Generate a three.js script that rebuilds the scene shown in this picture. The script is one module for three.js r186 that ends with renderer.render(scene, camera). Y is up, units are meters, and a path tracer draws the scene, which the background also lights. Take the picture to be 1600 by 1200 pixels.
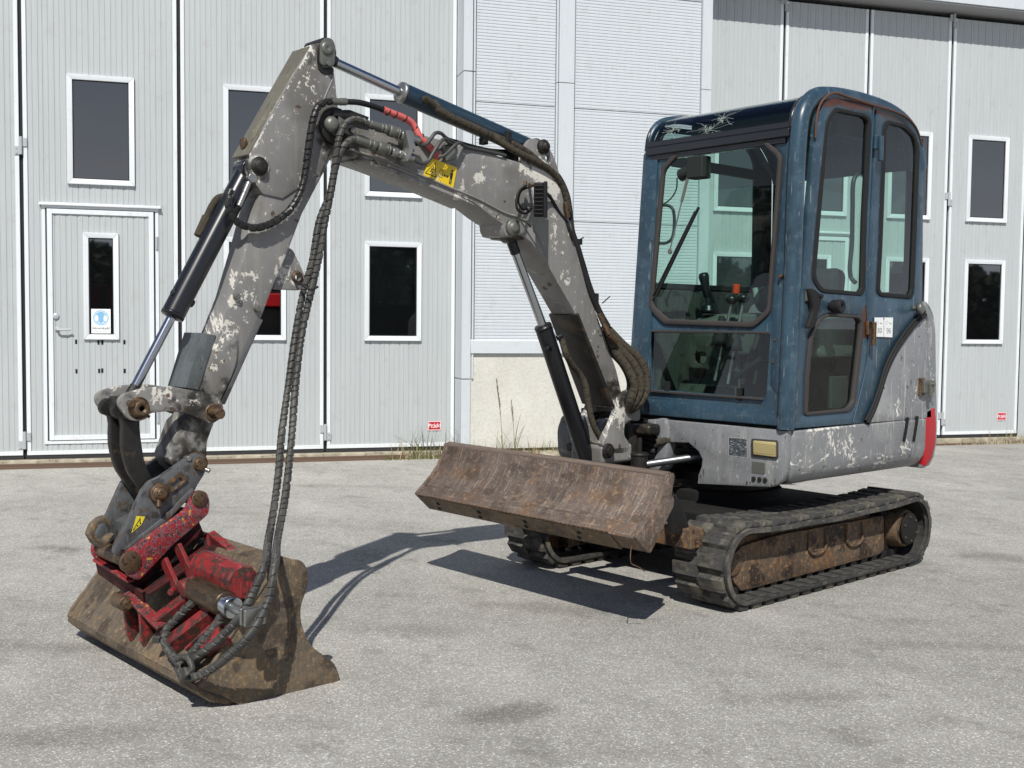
import * as THREE from 'three';
import { mergeGeometries, mergeVertices, toCreasedNormals } from 'three/addons/utils/BufferGeometryUtils.js';
import { RoundedBoxGeometry } from 'three/addons/geometries/RoundedBoxGeometry.js';

// ---------- camera, sky, sun, exposure ----------
const scene = new THREE.Scene();
const camera = new THREE.PerspectiveCamera(37.8146, 4 / 3, 0.1, 600);
{
  const m = new THREE.Matrix4().makeBasis(new THREE.Vector3(-0.74554777, 0.00985862, -0.66637927), new THREE.Vector3(-0.02866875, 0.99849061, 0.0468467), new THREE.Vector3(0.66583529, 0.05403071, -0.74413981));
  camera.position.set(5.15, 1.36274, -3.95248);
  camera.quaternion.setFromRotationMatrix(m);
}
const renderer = new THREE.WebGLRenderer({ antialias: true });
renderer.toneMapping = THREE.LinearToneMapping;
renderer.toneMappingExposure = 1.0;
renderer.shadowMap.enabled = true;
const SKY_GAIN = 0.5;
const sun = new THREE.DirectionalLight(new THREE.Color().setRGB(1, 0.965, 0.9), 4.7);
sun.position.set(0.65 * 14, 14, -0.62 * 14); sun.target.position.set(0, 0, 0);
sun.castShadow = true; sun.shadow.mapSize.set(4096, 4096); sun.shadow.bias = -0.0004;
Object.assign(sun.shadow.camera, { left: -12, right: 12, top: 12, bottom: -12, near: 0.5, far: 50 });
scene.add(sun, sun.target);

// ---------- noise ----------
function rng(seed) { let s = seed >>> 0; return () => { s = (s + 0x6d2b79f5) | 0; let t = Math.imul(s ^ (s >>> 15), 1 | s); t = (t + Math.imul(t ^ (t >>> 7), 61 | t)) ^ t; return ((t ^ (t >>> 14)) >>> 0) / 4294967296; }; }
const R0 = rng(11), rr = (a, b) => a + (b - a) * R0();
const clamp = (v, a = 0, b = 1) => v < a ? a : v > b ? b : v, mix = (a, b, t) => a + (b - a) * t;
const sstep = (a, b, v) => { const t = clamp((v - a) / (b - a)); return t * t * (3 - 2 * t); };
function fbm(N, fx, fy, oct, seed, gain = 0.5) {            // tileable value noise, about 0..1
  const out = new Float32Array(N * N); let amp = 1, tot = 0; const rand = rng(seed);
  for (let o = 0; o < oct; o++, fx *= 2, fy *= 2, amp *= gain) {
    if (fx > N || fy > N) break;
    const L = new Float32Array(fx * fy); for (let i = 0; i < L.length; i++) L[i] = rand();
    const ix = new Int32Array(N), ix2 = new Int32Array(N), tx = new Float32Array(N);
    for (let x = 0; x < N; x++) { const u = x * fx / N, i = Math.floor(u), t = u - i; ix[x] = i % fx; ix2[x] = (i + 1) % fx; tx[x] = t * t * (3 - 2 * t); }
    for (let y = 0; y < N; y++) {
      const v = y * fy / N, j = Math.floor(v); let t = v - j; t = t * t * (3 - 2 * t);
      const r0 = (j % fy) * fx, r1 = ((j + 1) % fy) * fx;
      for (let x = 0; x < N; x++) {
        const a = L[r0 + ix[x]], b = L[r0 + ix2[x]], c = L[r1 + ix[x]], d = L[r1 + ix2[x]], s = tx[x];
        out[y * N + x] += amp * ((a + (b - a) * s) * (1 - t) + (c + (d - c) * s) * t);
      }
    }
    tot += amp;
  }
  for (let i = 0; i < out.length; i++) out[i] /= tot;
  return out;
}
const NB = 1024;
const nCoarse = fbm(NB, 4, 4, 6, 1), nMid = fbm(NB, 16, 16, 6, 2), nFine = fbm(NB, 64, 64, 4, 3), nGrain = fbm(NB, 256, 256, 3, 4), nStreakV = fbm(NB, 96, 6, 4, 5), nStreakD = fbm(NB, 128, 8, 4, 6), nMid2 = fbm(NB, 24, 24, 6, 7, 0.62), nC2 = fbm(NB, 6, 6, 5, 8);
const S = (n, x, y) => n[((y | 0) & 1023) * NB + ((x | 0) & 1023)];
function texture(w, h, fn, srgb = true, repeat = true) {
  const d = new Uint8Array(w * h * 4), o = [0, 0, 0, 0];
  for (let y = 0; y < h; y++) for (let x = 0; x < w; x++) { fn(x, y, o); const i = (y * w + x) * 4; d[i] = clamp(o[0], 0, 255); d[i + 1] = clamp(o[1], 0, 255); d[i + 2] = clamp(o[2], 0, 255); d[i + 3] = 255; }
  const t = new THREE.DataTexture(d, w, h, THREE.RGBAFormat);
  t.magFilter = THREE.LinearFilter; t.minFilter = THREE.LinearMipmapLinearFilter; t.generateMipmaps = true;
  if (srgb) t.colorSpace = THREE.SRGBColorSpace;
  if (repeat) t.wrapS = t.wrapT = THREE.RepeatWrapping;
  t.needsUpdate = true; return t;
}
const lay = (o, c, a) => { o[0] = mix(o[0], c[0], a); o[1] = mix(o[1], c[1], a); o[2] = mix(o[2], c[2], a); };
const put = (o, c) => { o[0] = c[0]; o[1] = c[1]; o[2] = c[2]; };
function canvasTex(w, h, draw) {
  const c = document.createElement('canvas'); c.width = w; c.height = h; const g = c.getContext('2d'); draw(g, w, h);
  const t = new THREE.CanvasTexture(c); t.colorSpace = THREE.SRGBColorSpace; t.anisotropy = 8; return t;
}
const std = (o) => new THREE.MeshStandardMaterial(o), phys = (o) => new THREE.MeshPhysicalMaterial(o);

// ---------- geometry helpers ----------
const V = (x, y, z) => new THREE.Vector3(x, y, z);
const flat = (g) => { const r = g.index ? g.toNonIndexed() : g; for (const k of Object.keys(r.attributes)) if (!['position', 'normal', 'uv'].includes(k)) r.deleteAttribute(k); return r; };
function boxUV(g, s = 1, ox = 0, oy = 0) {                       // uv in units of s metres by the way a face points
  g = flat(g); if (!g.attributes.normal) g.computeVertexNormals();
  const p = g.attributes.position, n = g.attributes.normal, uv = new Float32Array(p.count * 2), a = V(), b = V(), c = V(), e = V(), f = V();
  for (let i = 0; i < p.count; i += 3) {
    a.fromBufferAttribute(p, i); b.fromBufferAttribute(p, i + 1); c.fromBufferAttribute(p, i + 2);
    e.subVectors(b, a); f.subVectors(c, a); e.cross(f); const x = Math.abs(e.x), y = Math.abs(e.y), z = Math.abs(e.z);
    [a, b, c].forEach((q, k) => { const [u, v] = z >= x && z >= y ? [q.x, q.y] : x >= y ? [q.z, q.y] : [q.x, q.z]; uv[(i + k) * 2] = u / s + ox; uv[(i + k) * 2 + 1] = v / s + oy; });
  }
  g.setAttribute('uv', new THREE.BufferAttribute(uv, 2)); return g;
}
// uv of the side view of boom, arm and body: one texture whose wear lies where the photograph has it
function sideUV(g, x0, y0, w, h) {
  g = flat(g); const p = g.attributes.position, uv = new Float32Array(p.count * 2); g.computeBoundingBox(); const z0 = g.boundingBox.min.z;
  for (let i = 0; i < p.count; i++) { const k = (p.getZ(i) - z0) * 0.8; uv[i * 2] = (p.getX(i) - x0 + k * 0.7) / w; uv[i * 2 + 1] = (p.getY(i) - y0 - k * 0.7) / h; }
  g.setAttribute('uv', new THREE.BufferAttribute(uv, 2)); return g;
}
const shapeOf = (pts, holes = []) => { const s = new THREE.Shape(pts.map((q) => new THREE.Vector2(q[0], q[1]))); for (const h of holes) s.holes.push(new THREE.Path(h.map((q) => new THREE.Vector2(q[0], q[1])))); return s; };
const circ = (x, y, r, n = 20) => Array.from({ length: n }, (_, i) => [x + r * Math.cos(i / n * 6.28319), y + r * Math.sin(i / n * 6.28319)]);
const smooth = (pts, n = 6, closed = true) => new THREE.CatmullRomCurve3(pts.map((q) => V(q[0], q[1], 0)), closed, 'centripetal').getPoints(pts.length * n).slice(0, closed ? -1 : undefined).map((q) => [q.x, q.y]);
function roundPoly(pts, r, n = 4) {                              // corners cut by short arcs; r one number or one per corner
  const out = [], L = pts.length;
  for (let i = 0; i < L; i++) {
    const p = pts[i], a = pts[(i + L - 1) % L], b = pts[(i + 1) % L], R = Array.isArray(r) ? r[i] : r;
    const da = Math.hypot(a[0] - p[0], a[1] - p[1]), db = Math.hypot(b[0] - p[0], b[1] - p[1]), k = Math.min(R, da * 0.48, db * 0.48);
    if (k < 1e-4) { out.push(p); continue; }
    const A = [p[0] + (a[0] - p[0]) * k / da, p[1] + (a[1] - p[1]) * k / da], B = [p[0] + (b[0] - p[0]) * k / db, p[1] + (b[1] - p[1]) * k / db];
    for (let j = 0; j <= n; j++) { const t = j / n, u = 1 - t; out.push([u * u * A[0] + 2 * u * t * p[0] + t * t * B[0], u * u * A[1] + 2 * u * t * p[1] + t * t * B[1]]); }
  }
  return out;
}
function ext(pts, z0, z1, bev = 0.004, holes = []) {             // profile in x,y pushed along z
  const b = Math.min(bev, (z1 - z0) * 0.45), g = new THREE.ExtrudeGeometry(shapeOf(pts, holes), { depth: z1 - z0 - 2 * b, bevelEnabled: b > 0, bevelThickness: b, bevelSize: b, bevelOffset: -b, bevelSegments: 2, curveSegments: 8 });
  g.translate(0, 0, z0 + b); return toCreasedNormals(flat(g), 0.6);
}
const MX = new THREE.Matrix4().makeBasis(V(0, 0, 1), V(0, 1, 0), V(-1, 0, 0)), MY = new THREE.Matrix4().makeBasis(V(1, 0, 0), V(0, 0, -1), V(0, 1, 0));
const extX = (zy, x0, x1, bev = 0.004, holes = []) => { const g = ext(zy, 0, x1 - x0, bev, holes); g.applyMatrix4(MX); g.translate(x1, 0, 0); return g; };
const extY = (xz, y0, y1, bev = 0.004, holes = []) => { const f = (l) => l.map((q) => [q[0], -q[1]]); const g = ext(f(xz), 0, y1 - y0, bev, holes.map(f)); g.applyMatrix4(MY); g.translate(0, y0, 0); return g; };
const bx = (w, h, d, x = 0, y = 0, z = 0, r = 0.004) => { const g = r > 0 ? new RoundedBoxGeometry(w, h, d, 2, Math.min(r, w / 2.1, h / 2.1, d / 2.1)) : new THREE.BoxGeometry(w, h, d); g.translate(x, y, z); const q = flat(g); q.deleteAttribute('uv'); return q; };
const box6 = (x0, x1, y0, y1, z0, z1, r = 0.004) => bx(x1 - x0, y1 - y0, z1 - z0, (x0 + x1) / 2, (y0 + y1) / 2, (z0 + z1) / 2, r);
const aim = (g, p, q, up = V(0, 0, 1)) => { const d = V().subVectors(q, p).normalize(); let s = V().crossVectors(d, up); if (s.length() < 1e-3) s.set(1, 0, 0); s.normalize(); const t = V().crossVectors(s, d); g.applyMatrix4(new THREE.Matrix4().makeBasis(s, d, t).setPosition(p)); return g; };  // y of g along p->q, z of g near 'up'
const v3 = (a) => a.isVector3 ? a : V(...a);
function rod(p, q, r, seg = 24, ch = 0.12, r1 = r) {             // round bar with chamfered ends
  p = v3(p); q = v3(q); const L = p.distanceTo(q), c = Math.min(ch * r, L * 0.3);
  return flat(aim(new THREE.LatheGeometry([[0, 0], [r - c, 0], [r, c], [r1, L - c], [r1 - c, L], [0, L]].map((a) => new THREE.Vector2(...a)), seg), p, q));
}
function lathe(p, q, prof, seg = 28) { p = v3(p); q = v3(q); return flat(aim(new THREE.LatheGeometry(prof.map((a) => new THREE.Vector2(...a)), seg), p, q)); }
function bar(p, q, w, h, up, r = 0.003) { p = v3(p); q = v3(q); const L = p.distanceTo(q), g = bx(w, L, h, 0, L / 2, 0, r); return aim(g, p, q, up); }   // w across, h along 'up'
const curve = (pts) => new THREE.CatmullRomCurve3(pts.map(v3), false, 'centripetal');
const pipe = (pts, r, n = 40, seg = 10) => flat(new THREE.TubeGeometry(curve(pts), n, r, seg, false));
function wrapped(pts, r, pitch, seg = 14) {                      // hose in a spiral guard: overlapping turns
  const c = curve(pts), L = c.getLength(), n = Math.ceil(L / pitch * 8), g = new THREE.TubeGeometry(c, n, r, seg, false), p = g.attributes.position, q = V(), o = V();
  for (let i = 0; i <= n; i++) for (let j = 0; j <= seg; j++) {
    const k = i * (seg + 1) + j, s0 = i / n * L / pitch, s = s0 + 0.22 * Math.sin(s0 * 1.1 + L * 9) + 0.12 * Math.sin(s0 * 2.7) + j / seg, f = s - Math.floor(s), tn = Math.floor(s), jit = Math.sin(tn * 12.9898 + L * 78.2) * 0.5, w = f < 0.8 + jit * 0.12 ? 1.0 + 0.10 * f + jit * 0.07 : 0.76;
    q.fromBufferAttribute(p, k); c.getPointAt(i / n, o); q.sub(o).multiplyScalar(w).add(o); p.setXYZ(k, q.x, q.y, q.z);
  }
  return toCreasedNormals(flat(g), 0.5);
}
function stack(outline, levels) {                                // plan outline [x,z] drawn in at several heights: rounded lower and upper edges
  const n = outline.length, ring = (inset) => outline.map((p, i) => {
    const a = outline[(i + n - 1) % n], b = outline[(i + 1) % n]; let tx = b[0] - a[0], tz = b[1] - a[1]; const l = Math.hypot(tx, tz); tx /= l; tz /= l; return [p[0] - tz * inset, p[1] + tx * inset]; });
  const area = outline.reduce((s, p, i) => { const q = outline[(i + 1) % n]; return s + p[0] * q[1] - q[0] * p[1]; }, 0), sg = area > 0 ? 1 : -1, pos = [];
  const rings = levels.map(([y, k]) => ring(k * sg).map((p) => [p[0], y, p[1]]));
  for (let l = 0; l + 1 < rings.length; l++) for (let i = 0; i < n; i++) { const j = (i + 1) % n, a = rings[l][i], b = rings[l][j], c = rings[l + 1][j], d = rings[l + 1][i]; const tri = sg > 0 ? [a, c, b, a, d, c] : [a, b, c, a, c, d]; for (const t of tri) pos.push(...t); }
  const cap = (r, up) => { const tris = THREE.ShapeUtils.triangulateShape(r.map((p) => new THREE.Vector2(p[0], p[2])), []); for (const t of tris) { const k = (up ? sg > 0 : sg < 0) ? [t[0], t[2], t[1]] : t; for (const i of k) pos.push(...r[i]); } };
  cap(rings[0], false); cap(rings[rings.length - 1], true);
  const g = new THREE.BufferGeometry(); g.setAttribute('position', new THREE.Float32BufferAttribute(pos, 3)); g.computeVertexNormals(); return toCreasedNormals(g, 0.7);
}
// ---------- naming ----------
const taken = {};
const numbered = (n) => { const k = taken[n] = (taken[n] ?? -1) + 1; return k ? n + '_' + String(k).padStart(3, '0') : n; };
function add(name, geo, mat, parent = scene, label) {
  const gs = (Array.isArray(geo) ? geo : [geo]).map((g) => { g = flat(g); if (!g.attributes.uv) g = boxUV(g); if (!g.attributes.normal) g.computeVertexNormals(); return g; });
  const m = new THREE.Mesh(gs.length > 1 ? mergeGeometries(gs) : gs[0], mat); m.name = parent === scene ? numbered(name) : name; m.castShadow = m.receiveShadow = true; if (label) m.userData.label = label; parent.add(m); return m;
}
function thing(name, label, category, pos, turn, group) { const o = new THREE.Group(); o.name = numbered(name); if (pos) o.position.set(...pos); if (turn) o.rotation.y = turn; o.userData = { label, category }; if (group) o.userData.group = group; scene.add(o); return o; }
// ---------- sky ----------
{
  const W = 1024, H = 512, d = new Float32Array(W * H * 4), n1 = fbm(1024, 8, 8, 7, 21, 0.55), n2 = fbm(1024, 5, 5, 6, 22);
  const sd = V(0.65, 1, -0.62).normalize(), dir = V();
  for (let y = 0; y < H; y++) for (let x = 0; x < W; x++) {
    const el = ((y + 0.5) / H - 0.5) * Math.PI, az = ((x + 0.5) / W - 0.5) * 2 * Math.PI; dir.set(Math.cos(el) * Math.cos(az), Math.sin(el), Math.cos(el) * Math.sin(az));
    const e = Math.max(0, dir.y), t = Math.pow(1 - e, 4.0);
    let c = [mix(0.11, 2.3, t), mix(0.19, 2.46, t), mix(0.42, 2.72, t)];
    const k = 1 / (e + 0.12), cu = dir.x * k, cv = dir.z * k, cl = S(n1, cu * 90 + 4000, cv * 90 + 4000) * 0.75 + S(n2, cu * 50 + 8000, cv * 50 + 900) * 0.25;
    const a = sstep(0.5, 0.68, cl) * sstep(0.0, 0.1, e) * 0.85, w = 0.45 + 0.55 * sstep(0.5, 0.7, cl) + 1.1 * t, f = 1 + 0.6 * Math.pow(Math.max(0, dir.dot(sd)), 6);
    c = [mix(c[0], w, a) * f, mix(c[1], w, a) * f, mix(c[2], w * 1.08, a) * f];
    const i = (y * W + x) * 4; for (let q = 0; q < 3; q++) d[i + q] = c[q] * SKY_GAIN; d[i + 3] = 1;
  }
  const t = new THREE.DataTexture(d, W, H, THREE.RGBAFormat, THREE.FloatType); t.mapping = THREE.EquirectangularReflectionMapping; t.magFilter = t.minFilter = THREE.LinearFilter; t.wrapS = THREE.RepeatWrapping; t.needsUpdate = true;
  scene.background = t; scene.environment = t;
}
// ---------- materials of the place ----------
const cladPaint = (base, amp) => texture(1024, 1024, (x, y, o) => { const v = (S(nStreakV, x, y) - 0.5) * amp + (S(nCoarse, x, y) - 0.5) * amp * 0.7 + (S(nGrain, x, y) - 0.5) * 3; put(o, [base[0] + v, base[1] + v * 0.97, base[2] + v * 0.9]); lay(o, [150, 140, 118], sstep(0.66, 0.8, S(nMid2, x * 0.5, y * 0.5)) * 0.12); });
const tDoor = cladPaint([180, 185, 186], 9), tWhite = cladPaint([222, 227, 230], 8), tClad = cladPaint([200, 206, 210], 7);
const M = {
  door: std({ map: tDoor, roughness: 0.5 }), white: std({ map: tWhite, roughness: 0.42 }), clad: std({ map: tClad, roughness: 0.5 }), trim: std({ map: tClad, roughness: 0.45 }),
  galva: std({ color: 0xb4b8ba, roughness: 0.42, metalness: 0.15 }), rubber: std({ color: 0x161718, roughness: 0.75 }), seal: std({ color: 0x2c2d2f, roughness: 0.7 }), sealGrey: std({ color: 0x3f4144, roughness: 0.6 }),
  pane: phys({ color: 0x0b0d0e, roughness: 0.02, ior: 2.2 }), clearPane: phys({ color: 0xc8cccc, transmission: 1, thickness: 0, roughness: 0.01, ior: 1.6 }), soffit: std({ color: 0x9a9b9c, roughness: 0.7 }), dark: std({ color: 0x0c0c0d, roughness: 0.9 }),
};
{
  const rough = texture(1024, 1024, (x, y, o) => { const g = S(nFine, x, y) * 0.55 + S(nGrain, x, y) * 0.45, v = 207 + (g - 0.5) * 40 + (S(nCoarse, x, y) - 0.5) * 22; put(o, [v, v * 0.995, v * 0.955]); lay(o, [190, 170, 125], sstep(0.55, 0.75, S(nStreakV, x, y)) * 0.14); lay(o, [90, 92, 84], sstep(0.66, 0.8, g) * 0.25); });
  const bump = texture(1024, 1024, (x, y, o) => { const v = (S(nFine, x, y) * 0.6 + S(nGrain, x, y) * 0.4) * 255; put(o, [v, v, v]); }, false);
  M.stucco = std({ map: rough, bumpMap: bump, bumpScale: 0.0035, roughness: 0.95 });
  const con = texture(1024, 1024, (x, y, o) => { const v = 168 + (S(nMid, x, y) - 0.5) * 60 + (S(nGrain, x, y) - 0.5) * 40; put(o, [v, v * 0.95, v * 0.84]); lay(o, [120, 90, 55], sstep(0.58, 0.75, S(nC2, x, y)) * 0.35); lay(o, [70, 62, 50], sstep(0.62, 0.7, S(nMid2, x, y)) * 0.5); });
  M.concrete = std({ map: con, bumpMap: bump, bumpScale: 0.003, roughness: 0.92 });
}
// ---------- asphalt ----------
{
  const N = 2048, rand = rng(77), h = new Float32Array(N * N).fill(0.25), tone = new Float32Array(N * N).fill(0.5), warm = new Float32Array(N * N);
  for (let k = 0; k < 420000; k++) {                             // stones of 2 to 9 mm, 4 m to the tile
    const x = rand() * N, y = rand() * N, r = 0.5 + Math.pow(rand(), 2.6) * 1.5, t = rand(), w = rand(), top = 0.4 + rand() * 0.6, ax = 0.7 + rand() * 0.6, R = Math.ceil(r * 1.4);
    for (let j = -R; j <= R; j++) for (let i = -R; i <= R; i++) { const q = (i * i * ax + j * j / ax) / (r * r); if (q > 1) continue; const ii = ((Math.floor(y) + j + N) % N) * N + (Math.floor(x) + i + N) % N, hh = top * (1 - q * 0.5); if (hh > h[ii]) { h[ii] = hh; tone[ii] = t; warm[ii] = w; } }
  }
  const map = texture(N, N, (x, y, o) => {
    const i = y * N + x, hh = h[i], stone = hh > 0.26 ? 1 : 0, c = (S(nC2, x >> 1, y >> 1) - 0.5) * 22 + (S(nMid, x, y) - 0.5) * 16;
    let v = stone ? 181 + (tone[i] - 0.5) * 72 + Math.max(0, tone[i] - 0.95) * 200 : 150 + (S(nGrain, x, y) - 0.5) * 40; v += c;
    const w = stone ? (warm[i] - 0.5) * 14 : 2; put(o, [v + w + 2, v + 1, v - w - 4]);
    lay(o, [96, 94, 90], sstep(0.62, 0.76, S(nMid2, x * 0.7, y * 0.5)) * 0.22);
  });
  const bump = texture(N, N, (x, y, o) => { const v = h[y * N + x] * 200 + S(nFine, x, y) * 50; put(o, [v, v, v]); }, false);
  M.asphalt = std({ map, bumpMap: bump, bumpScale: 0.002, roughness: 1, vertexColors: true });
  // one sheet: fine cells where the camera looks (they carry the stains), wide ones to the horizon
  const xs = [-500, -150, -60, -25, -14], zs = [-500, -150, -60, -25, -12]; for (let v = -10; v <= 6.01; v += 0.055) xs.push(v); xs.push(9, 14, 25, 60, 150, 500); for (let v = -4.5; v <= 9.01; v += 0.055) zs.push(v); zs.push(14, 25, 60, 150, 500);
  const nx = xs.length, nz = zs.length, pos = new Float32Array(nx * nz * 3), col = new Float32Array(nx * nz * 3), uv = new Float32Array(nx * nz * 2), idx = [];
  const spots = [[...[2.525,-1.087], 0.2, 0.09, 0.5, 0.3], [...[2.754,2.783], 0.16, 0.05, 0.42, 1.1], [...[0.837,1.514], 0.14, 0.05, 0.35, 1.1], [...[1.483,-0.101], 0.4, 0.09, 0.25, 0.9], [...[3.754,-0.367], 0.35, 0.1, 0.3, 0.6], [...[-1.464,-1.022], 0.3, 0.14, 0.4, 1.0], [...[2.515,-1.634], 0.2, 0.05, 0.3, 0.8], [...[0.576,-1.693], 0.5, 0.06, 0.25, 0.8], [...[0.382,-1.316], 0.2, 0.05, 0.3, 0.7], [...[1.878,0.552], 0.13, 0.03, 0.35, 0.8], [...[1.563,3.458], 0.5, 0.08, 0.2, 0.8], [...[-0.066,3.775], 0.5, 0.1, 0.2, 0.8], [...[1.687,-1.616], 0.3, 0.05, 0.22, 0.6], [...[3.543,0.785], 0.4, 0.07, 0.25, 0.8], [...[1.748,-1.989], 0.25, 0.06, 0.2, 0.4], [...[2.191,-0.024], 0.3, 0.12, 0.28, 0.8]];
  for (let j = 0; j < nz; j++) for (let i = 0; i < nx; i++) {
    const k = j * nx + i, x = xs[i], z = zs[j]; pos[k * 3] = x; pos[k * 3 + 2] = z; uv[k * 2] = x / 4.03; uv[k * 2 + 1] = z / 4.03;
    const n = S(nCoarse, x * 70 + 9000, z * 70 + 9000), m = S(nMid2, x * 110 + 9000, z * 60 + 9000), wob = S(nMid, x * 150 + 9000, z * 150 + 9000);
    let v = 0.97 + (n - 0.5) * 0.3 + (m - 0.5) * 0.3, w = 0;
    for (const [sx, sz, a, b, s, th] of spots) { const dx = x - sx, dz = z - sz, c = Math.cos(th), sn = Math.sin(th), u = (dx * c + dz * sn) / a, t = (-dx * sn + dz * c) / b, q = u * u + t * t + (wob - 0.5) * 3.2; if (q < 1.5) w = Math.max(w, s * sstep(1.5, 0.2, q)); }
    w *= 0.8; v *= 1 - w; col[k * 3] = v; col[k * 3 + 1] = v * (1 - w * 0.04); col[k * 3 + 2] = v * (1 - w * 0.1);
    if (i + 1 < nx && j + 1 < nz) idx.push(k, k + nx, k + 1, k + 1, k + nx, k + nx + 1);
  }
  const g = new THREE.BufferGeometry(); g.setAttribute('position', new THREE.BufferAttribute(pos, 3)); g.setAttribute('color', new THREE.BufferAttribute(col, 3)); g.setAttribute('uv', new THREE.BufferAttribute(uv, 2)); g.setIndex(idx); g.computeVertexNormals();
  const m = new THREE.Mesh(g, M.asphalt); m.name = 'ground'; m.receiveShadow = true; m.userData = { kind: 'structure', label: 'worn grey asphalt yard with dark stains' }; scene.add(m);
}
// ---------- the building: local x along the wall to the right, y up, z out of the door plane ----------
const WP = [-2.26018, 0, 4.79391], WT = 2.70103;
const building = thing('industrial_building', 'long light grey industrial building with corrugated cladding between two folding gates', 'building', WP, WT);
// vertical or horizontal profiled sheet: bands with narrow pressed grooves
function profiled(u0, u1, v0, v1, pitch, groove, depth, z, vertical, ph = 0) {
  const prof = []; const A = vertical ? u0 : v0, B = vertical ? u1 : v1; prof.push([A, 0]);
  for (let s = A - pitch + ph; s < B; s += pitch) { for (const [o, d] of [[0, 0], [groove * 0.3, -depth], [groove * 0.7, -depth], [groove, 0]]) if (s + o > A + 0.002 && s + o < B - 0.002) prof.push([s + o, d]); if (vertical) for (const [o, d] of [[pitch * 0.36, 0], [pitch * 0.36 + 0.004, depth * 0.7], [pitch * 0.36 + 0.012, depth * 0.7], [pitch * 0.36 + 0.016, 0]]) if (s + o > A + 0.002 && s + o < B - 0.002) prof.push([s + o, d]); }
  prof.push([B, 0]);
  const pos = [], uv = [], q = (a, b) => { const [s, d] = prof[a], w = b ? (vertical ? v1 : u1) : (vertical ? v0 : u0); pos.push(...(vertical ? [s, w, z + d] : [w, s, z + d])); uv.push(...(vertical ? [s, w] : [w, s]).map((t) => t / 1.7)); };
  for (let i = 0; i + 1 < prof.length; i++) if (vertical) { q(i, 0); q(i + 1, 0); q(i + 1, 1); q(i, 0); q(i + 1, 1); q(i, 1); } else { q(i, 0); q(i, 1); q(i + 1, 1); q(i, 0); q(i + 1, 1); q(i + 1, 0); }
  const g = new THREE.BufferGeometry(); g.setAttribute('position', new THREE.Float32BufferAttribute(pos, 3)); g.setAttribute('uv', new THREE.Float32BufferAttribute(uv, 2)); g.computeVertexNormals(); return g;
}
const bump0 = 0.26;                                              // the cladding stands this far in front of the gates
{
  const vs = [[1.2, 2.397], [2.405, 3.535], [3.543, 4.715], [4.723, 5.9]];
  for (const [a, b] of [[-0.148, 0.668], [0.882, 2.262]]) for (const [v0, v1] of vs) add('cladding_panel', [profiled(a, b, v0, v1, 0.0315, 0.011, 0.0045, bump0, false), box6(a, b, v0 + 0.003, v1 - 0.003, bump0 - 0.05, bump0 - 0.008, 0)], M.clad, building);
  add('wall_core', [box6(-0.26, 2.37, 0, 6.3, bump0 - 0.25, bump0 - 0.052, 0), box6(-9, -8.4, 0, 6.3, -0.2, bump0, 0), box6(-9, 12, 0, 6.2, -6.3, -6.0, 0), box6(-9, -8.8, 0, 6.2, -6, -0.2, 0), box6(11.8, 12, 0, 6.2, -6, -0.2, 0)], M.trim, building);
  for (const [v0, v1] of [[0.0, 0.8], [0.806, 3.82], [3.826, 6.2]]) { add('jamb_trim', [box6(-0.285, -0.193, v0 + 0.003, v1, 0.0, bump0 + 0.022, 0.003), box6(-0.181, -0.163, v0 + 0.003, v1, bump0 - 0.04, bump0 + 0.018, 0.002)].slice(0, v0 < 0.7 ? 1 : 2), M.trim, building); }
  for (const [v0, v1] of [[1.2, 3.776], [3.782, 6.2]]) add('pilaster', [box6(0.7, 0.862, v0, v1, bump0 - 0.04, bump0 + 0.03, 0.004), box6(0.676, 0.694, v0, v1, bump0 - 0.04, bump0 + 0.012, 0.002)], M.trim, building);
  for (const [v0, v1] of [[0.0, 3.815], [3.821, 6.2]]) add('corner_trim', [box6(2.292, 2.385, v0, v1, -0.05, bump0 + 0.02, 0.003), box6(2.268, 2.288, v0, v1, bump0 - 0.04, bump0 + 0.035, 0.002)], M.trim, building);
  add('sill_flashing', extX([[0, 1.2], [0.012, 1.2], [0.034, 1.185], [0.034, 1.062], [0.024, 1.062], [0.024, 1.1], [0, 1.1]].map(([a, b]) => [a + bump0 - 0.004, b]), -0.192, 2.268, 0.001), M.trim, building);
  add('plinth_panel', box6(-0.192, 2.29, 0.1, 1.06, bump0 - 0.1, bump0 - 0.004, 0.003), M.stucco, building);
  add('footing', box6(-0.28, 2.38, -0.05, 0.1, bump0 - 0.1, bump0 - 0.03, 0.004), M.concrete, building);
  add('lintel', [box6(2.37, 12, 4.98, 6.3, -0.2, bump0 + 0.035, 0.004), box6(-8.4, -0.27, 4.98, 6.3, -0.2, bump0 + 0.035, 0.004)], M.trim, building);
  add('soffit_panel', [box6(2.39, 12, 4.962, 4.978, -0.1, bump0 + 0.02, 0.001), box6(-8.4, -0.3, 4.962, 4.978, -0.1, bump0 + 0.02, 0.001)], M.soffit, building);
  add('roof', box6(-9.2, 12.2, 6.3, 6.5, -6.4, bump0 + 0.15, 0.01), M.trim, building);
  add('door_post', box6(6.65, 12, 0.0, 4.96, -0.14, -0.02, 0.004), M.door, building);
  add('threshold', [box6(-8.4, -0.3, -0.05, 0.072, -0.15, 0.1, 0.006), box6(2.39, 12, -0.05, 0.072, -0.15, 0.08, 0.006)], M.concrete, building);
  const rail = std({ color: 0x6d5a4c, roughness: 0.75, metalness: 0.3 });
  add('guide_rail', [box6(-8.4, -1.0, -0.02, 0.018, 0.1, 0.135, 0.003), box6(-8.4, -0.8, -0.02, 0.045, 0.1, 0.108, 0.002), box6(2.39, 5.9, -0.02, 0.02, 0.08, 0.11, 0.003)], rail, building);
}
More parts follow.
